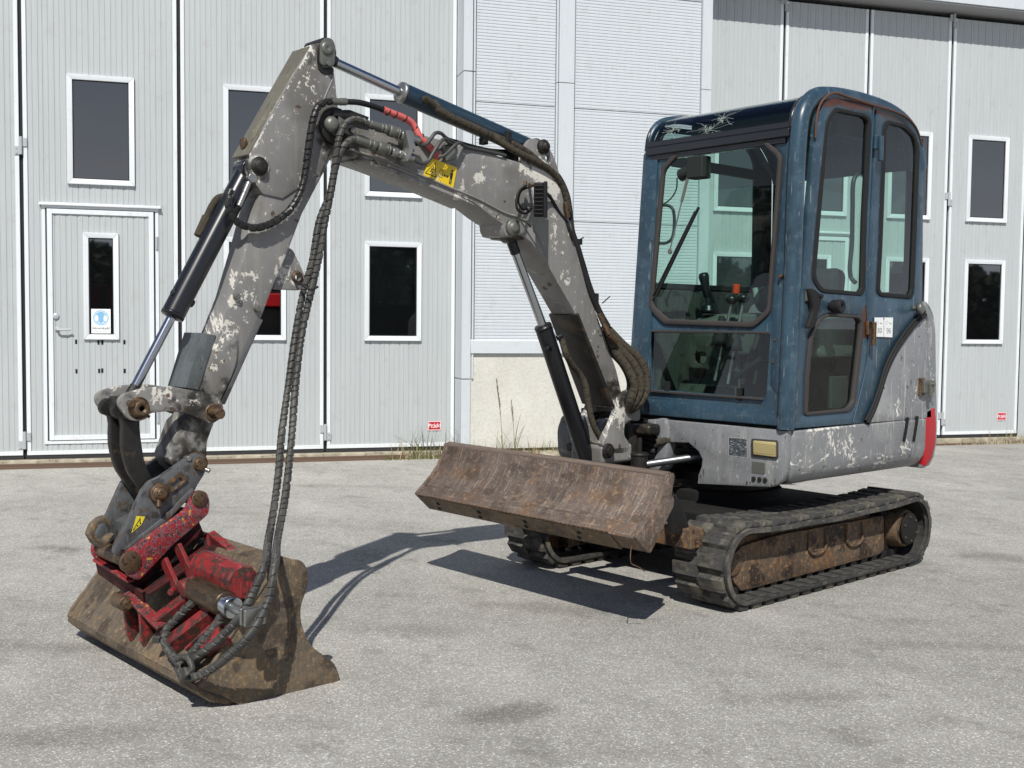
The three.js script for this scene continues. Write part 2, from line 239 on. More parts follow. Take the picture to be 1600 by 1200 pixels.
const T_prido = canvasTex(256, 192, (g, w, h) => { g.fillStyle = '#e8c7cb'; g.fillRect(0, 0, w, h); g.fillStyle = '#b5222f'; g.fillRect(16, 20, w - 32, h - 40); g.fillStyle = '#f6eef0'; g.font = 'italic bold 92px serif'; g.textAlign = 'center'; g.fillText('Prido', w / 2 - 4, 122); g.fillRect(60, 128, 130, 7); });
const T_ear = canvasTex(256, 340, (g, w, h) => {
  g.fillStyle = '#f4f7f8'; g.fillRect(0, 0, w, h); g.fillStyle = '#86b7da'; g.beginPath(); g.arc(128, 122, 104, 0, 7); g.fill(); g.fillStyle = '#fdfdfd'; g.beginPath(); g.arc(128, 122, 90, 0, 7); g.fill(); g.fillStyle = '#86b7da'; g.beginPath(); g.arc(128, 122, 84, 0, 7); g.fill();
  g.fillStyle = '#f4f7f8'; g.beginPath(); g.ellipse(128, 124, 56, 74, 0, 0, 7); g.fill(); g.fillStyle = '#86b7da'; g.beginPath(); g.moveTo(84, 84); g.lineTo(172, 84); g.lineTo(166, 170); g.lineTo(128, 200); g.lineTo(90, 170); g.fill(); g.beginPath(); g.arc(128, 92, 44, 3.14, 6.29); g.fill();
  g.fillStyle = '#f4f7f8'; g.beginPath(); g.ellipse(72, 128, 22, 40, 0, 0, 7); g.fill(); g.beginPath(); g.ellipse(184, 128, 22, 40, 0, 0, 7); g.fill();
  g.fillStyle = '#3a4146'; g.font = 'bold 44px sans-serif'; g.textAlign = 'center'; g.fillText('Hörselskydd', w / 2, 282, 232); g.fillStyle = '#7f888d'; g.font = '26px sans-serif'; g.fillText('måste användas', w / 2, 320, 210);
});
const decal = (w, h, t, x, y, z, ro = 0.5) => { const g = new THREE.PlaneGeometry(w, h); g.translate(x, y, z); return [g, std({ map: t, roughness: ro })]; };
function leafWindow(parent, u0, u1, v0, v1, clear) {                    // white mitred frame and dark pane
  const f = 0.048, parts = [[[u0, v0], [u1, v0], [u1 - f, v0 + f], [u0 + f, v0 + f]], [[u0, v1], [u0 + f, v1 - f], [u1 - f, v1 - f], [u1, v1]], [[u0, v0 + 0.0008], [u0 + f, v0 + f + 0.0008], [u0 + f, v1 - f - 0.0008], [u0, v1 - 0.0008]], [[u1, v0 + 0.0008], [u1, v1 - 0.0008], [u1 - f, v1 - f - 0.0008], [u1 - f, v0 + f + 0.0008]]];
  add('window_frame', parts.map((p) => ext(p, 0, 0.03, 0.004)), M.white, parent);
  add('glazing_bead', [box6(u0 + f, u0 + f + 0.009, v0 + f, v1 - f, 0, 0.0155, 0), box6(u1 - f - 0.009, u1 - f, v0 + f, v1 - f, 0, 0.0155, 0), box6(u0 + f + 0.009, u1 - f - 0.009, v1 - f - 0.009, v1 - f, 0, 0.015, 0), box6(u0 + f + 0.009, u1 - f - 0.009, v0 + f, v0 + f + 0.009, 0, 0.015, 0)], M.rubber, parent);
  const g = new THREE.PlaneGeometry(u1 - u0 - 2 * f, v1 - v0 - 2 * f); g.translate((u0 + u1) / 2, (v0 + v1) / 2, 0.0115); add('pane', g, clear ? M.clearPane : M.pane, parent);
}
function hinge(parent, u, v, s = 1) {                            // two leaves and a knuckle across a gap
  add('hinge', [box6(Math.min(u - 0.055 * s, u - 0.012 * s), Math.max(u - 0.055 * s, u - 0.012 * s), v - 0.075, v - 0.0, 0.012, 0.02, 0.001), box6(Math.min(u + 0.008 * s, u + 0.05 * s), Math.max(u + 0.008 * s, u + 0.05 * s), v, v + 0.075, 0.012, 0.02, 0.001), rod([u, v - 0.075, 0.026], [u, v + 0.085, 0.026], 0.014, 12), rod([u - 0.035 * s, v - 0.02, 0.018], [u - 0.035 * s, v - 0.02, 0.026], 0.006, 8), rod([u - 0.035 * s, v - 0.06, 0.018], [u - 0.035 * s, v - 0.06, 0.026], 0.006, 8)].map((g) => s < 0 ? flat(g) : g), M.galva, parent);
}
function leaf(door, u0, u1, windows, hole, see) {
  const core = see ? [box6(u0 + 0.02, see[0], 0.13, 4.9, -0.07, -0.012, 0), box6(see[1], u1 - 0.02, 0.13, 4.9, -0.07, -0.012, 0), box6(see[0], see[1], 0.13, see[2], -0.07, -0.012, 0), box6(see[0], see[1], see[3], 4.9, -0.07, -0.012, 0), profiled(u0 + 0.05, see[0], 0.15, 4.9, 0.0975, 0.011, 0.0052, 0, true), profiled(see[1], u1 - 0.05, 0.15, 4.9, 0.0975, 0.011, 0.0052, 0, true, 0.03), profiled(see[0], see[1], 0.15, see[2], 0.0975, 0.011, 0.0052, 0, true, 0.02), profiled(see[0], see[1], see[3], 4.9, 0.0975, 0.011, 0.0052, 0, true, 0.02)] : null;
  const L = add('door_leaf', see ? core : hole ? [profiled(u0 + 0.05, hole[0], 0.15, 4.9, 0.0975, 0.011, 0.0052, 0, true), profiled(hole[1], u1 - 0.05, 0.15, 4.9, 0.0975, 0.011, 0.0052, 0, true, 0.03), profiled(hole[0], hole[1], hole[3], 4.9, 0.0975, 0.011, 0.0052, 0, true, 0.02), profiled(hole[0], hole[1], 0.15, hole[2], 0.0975, 0.011, 0.0052, 0, true, 0.02), box6(u0 + 0.02, u1 - 0.02, 0.13, 4.9, -0.07, -0.012, 0)] : [profiled(u0 + 0.05, u1 - 0.05, 0.15, 4.9, 0.0975, 0.011, 0.0052, 0, true), box6(u0 + 0.02, u1 - 0.02, 0.13, 4.9, -0.07, -0.012, 0)], M.door, door);
  add('leaf_edge', [box6(u0 + 0.017, u0 + 0.052, 0.15, 4.9, -0.06, 0.009, 0.002), box6(u1 - 0.052, u1 - 0.017, 0.15, 4.9, -0.06, 0.009, 0.002), box6(u0 + 0.017, u1 - 0.017, 0.112, 0.149, -0.06, 0.012, 0.002)], M.white, L);
  for (const w of windows) leafWindow(L, ...w);
  add('bottom_seal', box6(u0 + 0.01, u1 - 0.01, 0.074, 0.111, -0.05, 0.004, 0.002), M.seal, L);
  return L;
}
function gap(door, u) { add('gap_seal', box6(u - 0.017, u + 0.017, 0.085, 4.9, -0.07, -0.015, 0), M.rubber, door); }
const WV = [[1.177, 2.157], [2.597, 3.589]];
function passDoor(door, L, u0, u1, win, left) {                  // small door inside a leaf
  const P = add('pass_door', [profiled(u0 + 0.085, u1 - 0.085, 0.285, 2.325, 0.0975, 0.011, 0.0052, 0.004, true, 0.02), box6(u0 + 0.04, u1 - 0.04, 0.24, 2.37, -0.05, -0.006, 0)], M.door, door);
  add('door_frame', [box6(u0, u0 + 0.03, 0.21, 2.4, -0.02, 0.012, 0.002), box6(u1 - 0.03, u1, 0.21, 2.4, -0.02, 0.012, 0.002), box6(u0 + 0.03, u1 - 0.03, 2.372, 2.4, -0.02, 0.0115, 0.002), box6(u0 + 0.03, u1 - 0.03, 0.21, 0.238, -0.02, 0.0115, 0.002), box6(u0 + 0.045, u0 + 0.088, 0.245, 2.365, -0.02, 0.02, 0.002), box6(u1 - 0.088, u1 - 0.045, 0.245, 2.365, -0.02, 0.02, 0.002), box6(u0 + 0.088, u1 - 0.088, 2.322, 2.365, -0.02, 0.0195, 0.002), box6(u0 + 0.088, u1 - 0.088, 0.245, 0.288, -0.02, 0.0195, 0.002)], M.white, P);
  add('frame_gap', [box6(u0 + 0.03, u0 + 0.045, 0.24, 2.37, -0.02, -0.004, 0), box6(u1 - 0.045, u1 - 0.03, 0.24, 2.37, -0.02, -0.004, 0)], M.sealGrey, P);
  add('drip_cap', extX([[0, 2.405], [0.045, 2.397], [0.045, 2.409], [0, 2.425]], u0 - 0.02, u1 + 0.02, 0.002), M.white, P);
  leafWindow(P, ...win); return P;
}
// left gate
const gateA = thing('folding_gate', 'wide light grey folding gate with handled door, left of the corrugated wall', 'gate', WP, WT);
{
  const gaps = [-4.325, -2.957, -1.594, -0.275]; const G = gateA;
  leaf(G, -5.68, gaps[0], [[-5.3, -4.72, ...WV[0]], [-5.3, -4.72, ...WV[1]]]);
  const L1 = leaf(G, gaps[0], gaps[1], [[-3.935, -3.352, ...WV[1]]], [-4.16, -3.145, 0.21, 2.41]);
  const L2 = leaf(G, gaps[1], gaps[2], [[-2.555, -1.972, ...WV[0], true], [-2.555, -1.972, ...WV[1]]], null, [-2.51, -2.017, 1.222, 2.112]);
  const L3 = leaf(G, gaps[2], gaps[3], [[-1.211, -0.638, ...WV[0]], [-1.211, -0.638, ...WV[1]]]);
  for (const u of [-5.7, ...gaps]) gap(G, u);
  const P = passDoor(G, L1, -4.16, -3.145, [-3.81, -3.5, 1.175, 2.158]);
  const [su, sv] = [-3.66,1.344]; add('notice_sticker', ...decal(0.168, 0.228, T_ear, su, sv, 0.0125, 0.4), P);
  const [hu, hv] = [-4.036,1.264], [lu, lv] = [-4.049,1.387];
  add('door_handle', [lathe([hu, hv, 0.0], [hu, hv, 0.03], [[0, 0], [0.024, 0], [0.026, 0.006], [0.012, 0.01], [0.011, 0.03], [0, 0.03]]), pipe([[hu, hv, 0.015], [hu, hv, 0.05], [hu + 0.02, hv, 0.056], [hu + 0.12, hv + 0.002, 0.052]], 0.009, 16)], M.galva, P);
  add('lock_cylinder', lathe([lu, lv, 0], [lu, lv, 0.022], [[0, 0], [0.03, 0], [0.03, 0.012], [0.026, 0.018], [0.012, 0.022], [0, 0.022]]), M.galva, P);
  for (const q of [[-3.878,1.153], [-3.684,1.148], [-3.65,1.148], [-3.456,1.152], [-3.878,0.881], [-3.681,0.884], [-3.653,0.887], [-3.456,0.883]]) add('slot', box6(q[0] - 0.009, q[0] + 0.009, q[1] - 0.02, q[1] + 0.02, 0.001, 0.0065, 0), M.dark, P);
  for (const v of [0.45, 2.08]) add('door_hinge', rod([-3.162, v - 0.06, 0.018], [-3.162, v + 0.06, 0.018], 0.011, 10), M.galva, P);
  for (const v of [0.245, 2.915]) hinge(G, gaps[0], v); hinge(G, gaps[2], 0.27, -1);
  const [pu, pv] = [-0.494,0.32]; add('maker_sticker', ...decal(0.135, 0.098, T_prido, pu, pv, 0.0075), L3);
}
{ // stored machine close behind the lower window of the third leaf
  const t = thing('stored_machine', 'black and red machine standing inside, behind the lower gate window left of the arm hoses', 'machine', WP, WT), red = std({ color: 0xc8141c, roughness: 0.4 }), blk = std({ color: 0x0d0e10, roughness: 0.45 });
  add('body', [box6(-2.75, -1.85, 0.3, 1.5, -0.8, -0.3, 0.02), box6(-2.7, -1.9, 1.68, 2.0, -0.95, -0.5, 0.03), box6(-3.0, -1.6, 0.0, 0.3, -1.2, -0.3, 0.02)], blk, t); add('red_panel', box6(-2.78, -1.83, 1.5, 1.64, -0.7, -0.26, 0.02), red, t);
}
const gateB = thing('folding_gate', 'light grey folding gate behind the cab, right of the corrugated wall', 'gate', WP, WT);
{
  const G = gateB, g = [2.43, 3.385, 4.452, 5.55, 6.625];
  const L1 = leaf(G, g[0], g[1], [[2.565, 3.13, ...WV[0]], [2.565, 3.13, ...WV[1]]]);
  const L2 = leaf(G, g[1], g[2], [[3.64, 4.205, ...WV[1]]], [3.45, 4.29, 0.21, 2.41]);
  leaf(G, g[2], g[3], [[4.73, 5.305, ...WV[0]], [4.73, 5.305, ...WV[1]]]);
  const L4 = leaf(G, g[3], g[4], [[5.793, 6.358, ...WV[0]], [5.793, 6.358, ...WV[1]]]);
  for (const u of g.slice(1)) gap(G, u);
  passDoor(G, L2, 3.45, 4.29, [3.72, 4.02, 1.175, 2.158]);
  for (const v of [0.3, 2.84, 4.86]) { hinge(G, g[3], v, -1); hinge(G, g[1], v, -1); }
  const [pu, pv] = [6.392,0.317]; add('maker_sticker', ...decal(0.13, 0.098, T_prido, pu, pv, 0.0075), L4);
}
// ---------- machine materials ----------
const BX = 0.4, BY = 0.35, BW = 3.2, BH = 2.25;                  // side picture of boom, arm, links: metres
const blobs = (list) => (x, y) => { let d = 0; for (const [bx_, by, r, k] of list) { const q = ((x - bx_) ** 2 + (y - by) ** 2) / (r * r); if (q < 1) d = Math.max(d, k * (1 - q)); } return d; };
const chipsAt = blobs([[...[1.755,2.074], 0.16, 0.1], [...[1.688,2.099], 0.07, 0.16], [...[1.301,2.105], 0.13, 0.3], [...[1.225,2.055], 0.1, 0.3], [...[1.409,2.123], 0.06, 0.3], [...[1.696,2.059], 0.05, 0.3], [...[2.933,1.352], 0.07, 0.12], [...[1.82,1.967], 0.09, 0.18], [...[1.194,1.801], 0.14, 0.15], [...[1.091,1.612], 0.08, 0.1], [...[0.921,1.317], 0.08, 0.08], [...[2.97,1.417], 0.2, 0.12], [...[2.999,1.314], 0.15, 0.13], [...[3.027,1.173], 0.1, 0.11], [...[2.869,1.549], 0.14, 0.1], [...[2.597,2.363], 0.14, 0.1], [...[2.75,2.027], 0.18, 0.06], [...[2.628,1.906], 0.12, 0.07], [...[3.301,1.089], 0.07, 0.22], [...[3.271,1.068], 0.05, 0.2], [...[3.415,1.073], 0.06, 0.14], [...[3.171,1.059], 0.05, 0.14], [...[2.854,1.985], 0.07, 0.2], [...[2.868,2.079], 0.09, 0.1], [...[2.721,1.581], 0.1, 0.24], [...[2.659,2.498], 0.09, 0.2], [...[0.74,0.872], 0.12, 0.22], [...[1.89,2.158], 0.1, 0.14]]);
const dirtAt = blobs([[...[3.07,0.982], 0.26, 0.9], [...[3.153,0.859], 0.26, 1.0], [...[2.451,2.124], 0.2, 0.8], [...[2.18,2.05], 0.18, 0.55], [...[0.718,1.026], 0.16, 0.9], [...[1.89,2.143], 0.16, 0.45], [...[3.096,1.212], 0.2, 0.5], [...[2.883,1.923], 0.12, 0.7], [...[2.566,2.487], 0.12, 0.8], [...[3.439,1.074], 0.1, 0.5], [...[3.076,1.01], 0.08, 0.5]]);
const edgeLines = [[[[2.619,2.505],[2.9,2.032]], 1], [[[2.921,1.645],[3.049,1.303]], 0.5], [[[1.158,2.039],[1.081,1.863],[0.904,1.448],[0.725,1.112]], 0.6], [[[1.353,2.141],[1.199,2.089]], 1], [[[1.045,1.416],[0.807,1.011]], 0.9], [[[2.55,1.983],[2.708,1.671]], 0.4], [[[3.464,1.051],[3.42,1.093],[3.252,1.105],[3.095,1.073],[3.04,1.021]], 0.7], [[[0.738,0.939],[0.858,0.737]], 1.2], [[[1.843,1.962],[1.714,1.934],[1.552,1.857]], 0.5], [[[2.705,1.666],[2.659,1.583]], 1], [[[2.385,2.246],[1.891,2.196]], 0.4]];
const segDist = (x, y, a, b) => { const dx = b[0] - a[0], dy = b[1] - a[1], t = clamp(((x - a[0]) * dx + (y - a[1]) * dy) / (dx * dx + dy * dy)); return Math.hypot(x - a[0] - t * dx, y - a[1] - t * dy); };
const edgeField = (() => { const W = 512, H = 360, f = new Float32Array(W * H); for (const [l, k] of edgeLines) for (let i = 0; i + 1 < l.length; i++) { const a = l[i], b = l[i + 1], m = 0.03, X0 = Math.max(0, Math.floor((Math.min(a[0], b[0]) - m - BX) / BW * W)), X1 = Math.min(W - 1, Math.ceil((Math.max(a[0], b[0]) + m - BX) / BW * W)), Y0 = Math.max(0, Math.floor((Math.min(a[1], b[1]) - m - BY) / BH * H)), Y1 = Math.min(H - 1, Math.ceil((Math.max(a[1], b[1]) + m - BY) / BH * H)); for (let y = Y0; y <= Y1; y++) for (let x = X0; x <= X1; x++) { const d = segDist(BX + (x + 0.5) / W * BW, BY + (y + 0.5) / H * BH, a, b); f[y * W + x] = Math.max(f[y * W + x], k * clamp(1 - d / 0.016)); } } return f; })();
const T_boom = texture(2048, 1440, (px, py, o) => {
  const x = BX + px / 2048 * BW, y = BY + py / 1440 * BH, n = S(nMid2, px * 0.9, py * 0.9), f = S(nFine, px, py), c = S(nCoarse, px * 0.6, py * 0.6), st = S(nStreakD, px * 0.7, py * 1.1);
  const v = 128 + (c - 0.5) * 34 + (f - 0.5) * 10 + (S(nC2, px * 0.5, py * 0.5) - 0.5) * 22; put(o, [v * 1.0, v * 0.99, v * 0.972]);
  lay(o, [150, 146, 132], sstep(0.6, 0.72, st) * 0.3); lay(o, [86, 82, 74], sstep(0.58, 0.75, S(nMid, px * 0.4, py * 0.4)) * 0.4);
  lay(o, [32, 29, 25], sstep(0.62, 0.36, n * 0.7 + f * 0.3 + 0.5 * (0.72 - dirtAt(x, y))) * sstep(0.05, 0.3, dirtAt(x, y)) * 0.85);
  const k = chipsAt(x, y), m = n * 0.18 + f * 0.4 + S(nStreakD, px * 0.9, py * 0.9) * 0.18 + S(nGrain, px, py) * 0.24 + Math.max(k * 1.05, edgeField[(py >> 2) * 512 + (px >> 2)] * 0.24) + (S(nC2, px * 1.3, py * 1.3) - 0.5) * 0.22; lay(o, [206, 203, 194], sstep(0.685, 0.695, m)); lay(o, [70, 66, 60], sstep(0.67, 0.678, m) * (1 - sstep(0.685, 0.69, m)) * 0.3);
  lay(o, [196, 192, 180], sstep(0.7, 0.715, f * 0.62 + S(nGrain, px, py) * 0.38 + k * 0.2) * 0.9); lay(o, [66, 44, 28], sstep(0.68, 0.72, S(nMid2, px * 0.7 + 300, py * 0.7) * 0.7 + f * 0.3) * 0.75);
}, true, false);
// body side picture
const AX = -1.1, AY = 0.5, AW = 1.7, AH = 1.1;
const bodyChips = blobs([[...[0.132,0.773], 0.1, 0.22], [...[-0.081,0.726], 0.15, 0.26], [...[0.278,0.815], 0.14, 0.2], [...[0.412,0.695], 0.12, 0.2], [...[0.242,0.633], 0.14, 0.1], [...[-0.439,0.614], 0.2, 0.18], [...[-0.557,0.936], 0.08, 0.26], [...[-0.729,0.972], 0.07, 0.22], [...[-0.641,0.67], 0.1, 0.2], [...[-0.918,1.075], 0.12, 0.24], [...[-0.858,0.6], 0.12, 0.2], [...[-0.2,0.848], 0.12, 0.16], [...[-0.884,1.405], 0.1, 0.22], [...[-0.509,1.191], 0.1, 0.05]]);
const pxB = (l) => l;
const bodyLines = [[[[0.433,0.665],[0.367,0.66]], 1], [[[0.276,0.643],[0.186,0.672],[0.117,0.699]], 1.1], [[[0.054,0.618],[-0.092,0.627],[-0.21,0.642]], 0.9], [[[-0.203,0.656],[-0.266,0.662]], 1.2], [[[0.486,0.843],[0.48,0.691]], 1.2], [[[0.422,0.801],[0.451,0.692]], 1], [[[0.073,0.776],[0.051,0.695]], 1], [[[-0.036,0.762],[-0.082,0.709],[-0.126,0.696]], 1.1], [[[-0.403,0.662],[-0.505,0.641],[-0.545,0.652]], 1.1], [[[0.329,0.827],[0.134,0.833],[-0.2,0.844]], 1.1], [[[0.354,0.61],[-0.117,0.611],[-0.785,0.624]], 0.7], [[[-0.597,0.698],[-0.696,0.677]], 1.1], [[[-0.847,1.405],[-0.911,1.186],[-0.933,1.075]], 1], [[[-0.521,0.962],[-0.559,0.889]], 1], [[[-0.762,1.022],[-0.752,0.942]], 1]];
const bodyField = (() => { const W = 512, H = 332, f = new Float32Array(W * H); for (const [l, k] of bodyLines) for (let i = 0; i + 1 < l.length; i++) for (let y = 0; y < H; y++) { const yy = AY + (y + 0.5) / H * AH; if (yy < Math.min(l[i][1], l[i + 1][1]) - 0.03 || yy > Math.max(l[i][1], l[i + 1][1]) + 0.03) continue; for (let x = 0; x < W; x++) { const d = segDist(AX + (x + 0.5) / W * AW, yy, l[i], l[i + 1]); if (d < 0.014) f[y * W + x] = Math.max(f[y * W + x], k * (1 - d / 0.014)); } } return f; })();
const greyBody = (placed, s) => texture(2048, placed ? 1328 : 1024, (px, py, o) => {
  const x = AX + px / 2048 * AW, y = AY + py / 1328 * AH, n = S(nMid2, px * 0.8, py * 0.8), f = S(nFine, px, py), c = S(nCoarse, px * 0.5, py * 0.5);
  const v = 128 + (c - 0.5) * 26 + (f - 0.5) * 8 + (S(nC2, px * 0.4, py * 0.4) - 0.5) * 14; put(o, [v * 0.985, v, v * 1.015]); lay(o, [158, 158, 154], sstep(0.56, 0.74, S(nMid, px * 0.35, py * 0.35)) * 0.4); lay(o, [100, 94, 82], sstep(0.64, 0.8, S(nStreakV, px * 0.5, py * 0.25)) * 0.2);
  const k = placed ? Math.max(bodyChips(x, y) * 0.85, bodyField[(py >> 2) * 512 + (px >> 2)] * 0.34) : 0.04, m = n * 0.32 + f * 0.36 + S(nStreakD, px, py * 0.8) * 0.14 + S(nGrain, px, py) * 0.18 + k * 0.72 + (S(nC2, px * 1.2, py * 1.2) - 0.5) * 0.3; lay(o, [214, 211, 202], sstep(0.705, 0.716, m));
  lay(o, [200, 196, 186], sstep(0.72, 0.735, f * 0.6 + S(nGrain, px, py) * 0.4 + k * 0.25) * 0.8); lay(o, [50, 38, 28], sstep(0.69, 0.715, S(nMid2, px + 500, py) * 0.6 + f * 0.4 + k * 0.08) * 0.8);
  const st = S(nStreakD, px * 0.6, py * 0.6); lay(o, [205, 202, 194], sstep(0.73, 0.76, st) * 0.5 * (placed ? 1 : 0.5));
}, true, !placed);
const T_body = greyBody(true), T_front = greyBody(false);
// blue cab side picture and blue tile
const CX = -1.0, CY = 0.8, CW = 1.6, CH = 1.9;
const hoop = [[0.44, 0.85], [0.41, 1.6], [0.385, 2.3], [0.355, 2.42], [0.27, 2.5], [0.15, 2.53], [-0.2, 2.545], [-0.5, 2.52], [-0.66, 2.46], [-0.75, 2.36], [-0.79, 2.25]];
const segD = (x, y, a, b) => { const dx = b[0] - a[0], dy = b[1] - a[1], t = clamp(((x - a[0]) * dx + (y - a[1]) * dy) / (dx * dx + dy * dy)); return Math.hypot(x - a[0] - t * dx, y - a[1] - t * dy); };
const hoopD = (x, y) => { let d = 9; for (let i = 2; i + 1 < hoop.length; i++) d = Math.min(d, segD(x, y, hoop[i], hoop[i + 1])); return d; };
const rustBlue = blobs([[...[-0.215,1.433], 0.05, 0.5], [...[-0.219,1.348], 0.06, 0.5], [...[0.453,1.69], 0.05, 0.3], [...[-0.641,2.51], 0.06, 0.26]]);
const blue = (placed) => texture(1024, placed ? 1216 : 1024, (px, py, o) => {
  const x = CX + px / 1024 * CW, y = CY + py / 1216 * CH, n = S(nMid2, px, py), f = S(nFine, px * 1.3, py * 1.3), c = S(nCoarse, px, py), k = 1 + (c - 0.5) * 0.34 + (f - 0.5) * 0.14 + (S(nStreakV, px, py) - 0.5) * 0.14;
  put(o, [45 * k, 68 * k, 83 * k]); lay(o, [88, 108, 118], sstep(0.56, 0.72, S(nMid, px * 0.6, py * 0.6)) * 0.28); lay(o, [150, 158, 156], sstep(0.7, 0.75, f * 0.6 + S(nGrain, px, py) * 0.4) * 0.5); lay(o, [120, 128, 126], sstep(0.66, 0.76, n) * 0.35);
  let r = sstep(0.715, 0.74, n * 0.7 + f * 0.3) * 0.8; if (placed) { const d = hoopD(x, y); r = Math.max(r, sstep(0.058, 0.046, d + (n - 0.5) * 0.07) * sstep(0.6, 0.3, Math.abs(x + 0.05)), sstep(0.5, 0.6, rustBlue(x, y) + n * 0.6)); }
  lay(o, [mix(92, 66, f), mix(54, 36, f), mix(36, 26, f)], r); lay(o, [170, 172, 166], sstep(0.79, 0.82, S(nStreakD, px, py)) * 0.5);
}, true, !placed);
const T_blueSide = blue(true), T_blue = blue(false);
const rust = (base, orange, light, ks) => texture(1024, 1024, (x, y, o) => {
  const n = S(nMid2, x, y), c = S(nCoarse, x, y), f = S(nFine, x, y), g = S(nGrain, x, y), st = S(nStreakD, x, y), v = 1 + (c - 0.5) * 0.5 + (f - 0.5) * 0.3 + (g - 0.5) * 0.2; put(o, base.map((t) => t * v));
  lay(o, orange, sstep(0.5, 0.68, n * 0.6 + S(nC2, x, y) * 0.4) * ks[0]); lay(o, light, sstep(0.56, 0.72, st * 0.6 + g * 0.4) * ks[1]); lay(o, light, sstep(0.62, 0.7, f * 0.6 + n * 0.4) * ks[2]); lay(o, [34, 27, 23], sstep(0.58, 0.72, S(nMid, x * 0.6 + 400, y * 0.6)) * ks[3]); lay(o, [142, 104, 62], sstep(0.6, 0.64, f * 0.5 + g * 0.5) * ks[4]);
});
const bumpMid = texture(1024, 1024, (x, y, o) => { const v = (S(nMid2, x, y) * 0.5 + S(nFine, x, y) * 0.5) * 255; put(o, [v, v, v]); }, false);
const T_blade = rust([102, 90, 82], [132, 94, 64], [166, 156, 146], [0.45, 0.7, 0.5, 0.28, 0.3]), T_bucket = rust([98, 88, 75], [124, 102, 72], [158, 148, 126], [0.55, 0.4, 0.6, 0.4, 0.55]), T_frame = rust([86, 72, 58], [120, 80, 46], [150, 138, 116], [0.6, 0.35, 0.6, 0.8, 1.0]);
const T_red = texture(1024, 1024, (x, y, o) => { const n = S(nMid2, x * 1.2, y * 1.2), f = S(nFine, x, y), c = S(nCoarse, x, y), k = 1 + (c - 0.5) * 0.3 + (f - 0.5) * 0.15; put(o, [130 * k, 35 * k, 37 * k]); lay(o, [178, 110, 112], sstep(0.6, 0.7, S(nStreakD, x, y)) * 0.35); lay(o, [58, 44, 38], sstep(0.53, 0.555, n * 0.55 + S(nMid, x * 0.4, y * 0.4) * 0.25 + f * 0.2)); lay(o, [96, 82, 70], sstep(0.6, 0.66, n * 0.6 + f * 0.4) * 0.6); lay(o, [36, 28, 24], sstep(0.6, 0.75, S(nMid, x * 0.5, y * 0.5)) * 0.6); });
const T_redWorn = texture(1024, 1024, (x, y, o) => { const n = S(nMid2, x * 1.6, y * 1.6), f = S(nFine, x, y); put(o, [142, 32, 40]); lay(o, [128, 104, 112], sstep(0.5, 0.51, n * 0.7 + f * 0.3)); lay(o, [66, 44, 38], sstep(0.55, 0.565, n * 0.6 + f * 0.4)); lay(o, [206, 150, 62], sstep(0.69, 0.7, S(nMid, x * 0.8, y * 0.8) * 0.8 + f * 0.2) * 0.9); });
const T_coupler = texture(1024, 1024, (x, y, o) => { const n = S(nMid2, x, y), f = S(nFine, x, y), c = S(nCoarse, x, y), v = 90 + (c - 0.5) * 24 + (f - 0.5) * 12; put(o, [v * 0.98, v, v * 1.03]); lay(o, [84, 66, 48], sstep(0.58, 0.7, n * 0.7 + S(nC2, x, y) * 0.3) * 0.75); lay(o, [122, 120, 112], sstep(0.66, 0.7, S(nStreakD, x, y)) * 0.6); lay(o, [40, 35, 30], sstep(0.6, 0.74, S(nMid, x, y)) * 0.55); });
const T_grease = texture(1024, 1024, (x, y, o) => { const n = S(nMid2, x, y), f = S(nFine, x, y), v = 26 + (f - 0.5) * 22; put(o, [v * 1.06, v, v * 0.92]); lay(o, [84, 66, 48], sstep(0.6, 0.72, n) * 0.6); });
const T_rubber = texture(1024, 1024, (x, y, o) => { const c = S(nCoarse, x, y), f = S(nFine, x, y), n = S(nMid2, x, y), v = 58 + (f - 0.5) * 18 + (c - 0.5) * 12; put(o, [v, v * 0.99, v * 0.96]); lay(o, [112, 106, 92], sstep(0.46, 0.68, n * 0.6 + c * 0.4) * 0.5); lay(o, [140, 132, 112], sstep(0.58, 0.7, S(nMid, x, y)) * 0.35); lay(o, [36, 36, 36], sstep(0.6, 0.7, S(nStreakD, x, y)) * 0.4); });
const T_hose = texture(512, 512, (x, y, o) => { const n = S(nMid2, x * 2, y * 2), v = 54 + (S(nFine, x * 2, y * 2) - 0.5) * 16; put(o, [v, v, v * 0.97]); lay(o, [120, 116, 106], sstep(0.48, 0.66, n) * 0.5); });
const T_sleeve = texture(512, 512, (x, y, o) => { const n = S(nStreakV, x * 2, y * 2), v = 62 + (S(nFine, x * 2, y * 2) - 0.5) * 20; put(o, [v * 1.08, v * 0.98, v * 0.78]); lay(o, [24, 22, 18], sstep(0.55, 0.68, n) * 0.7); });
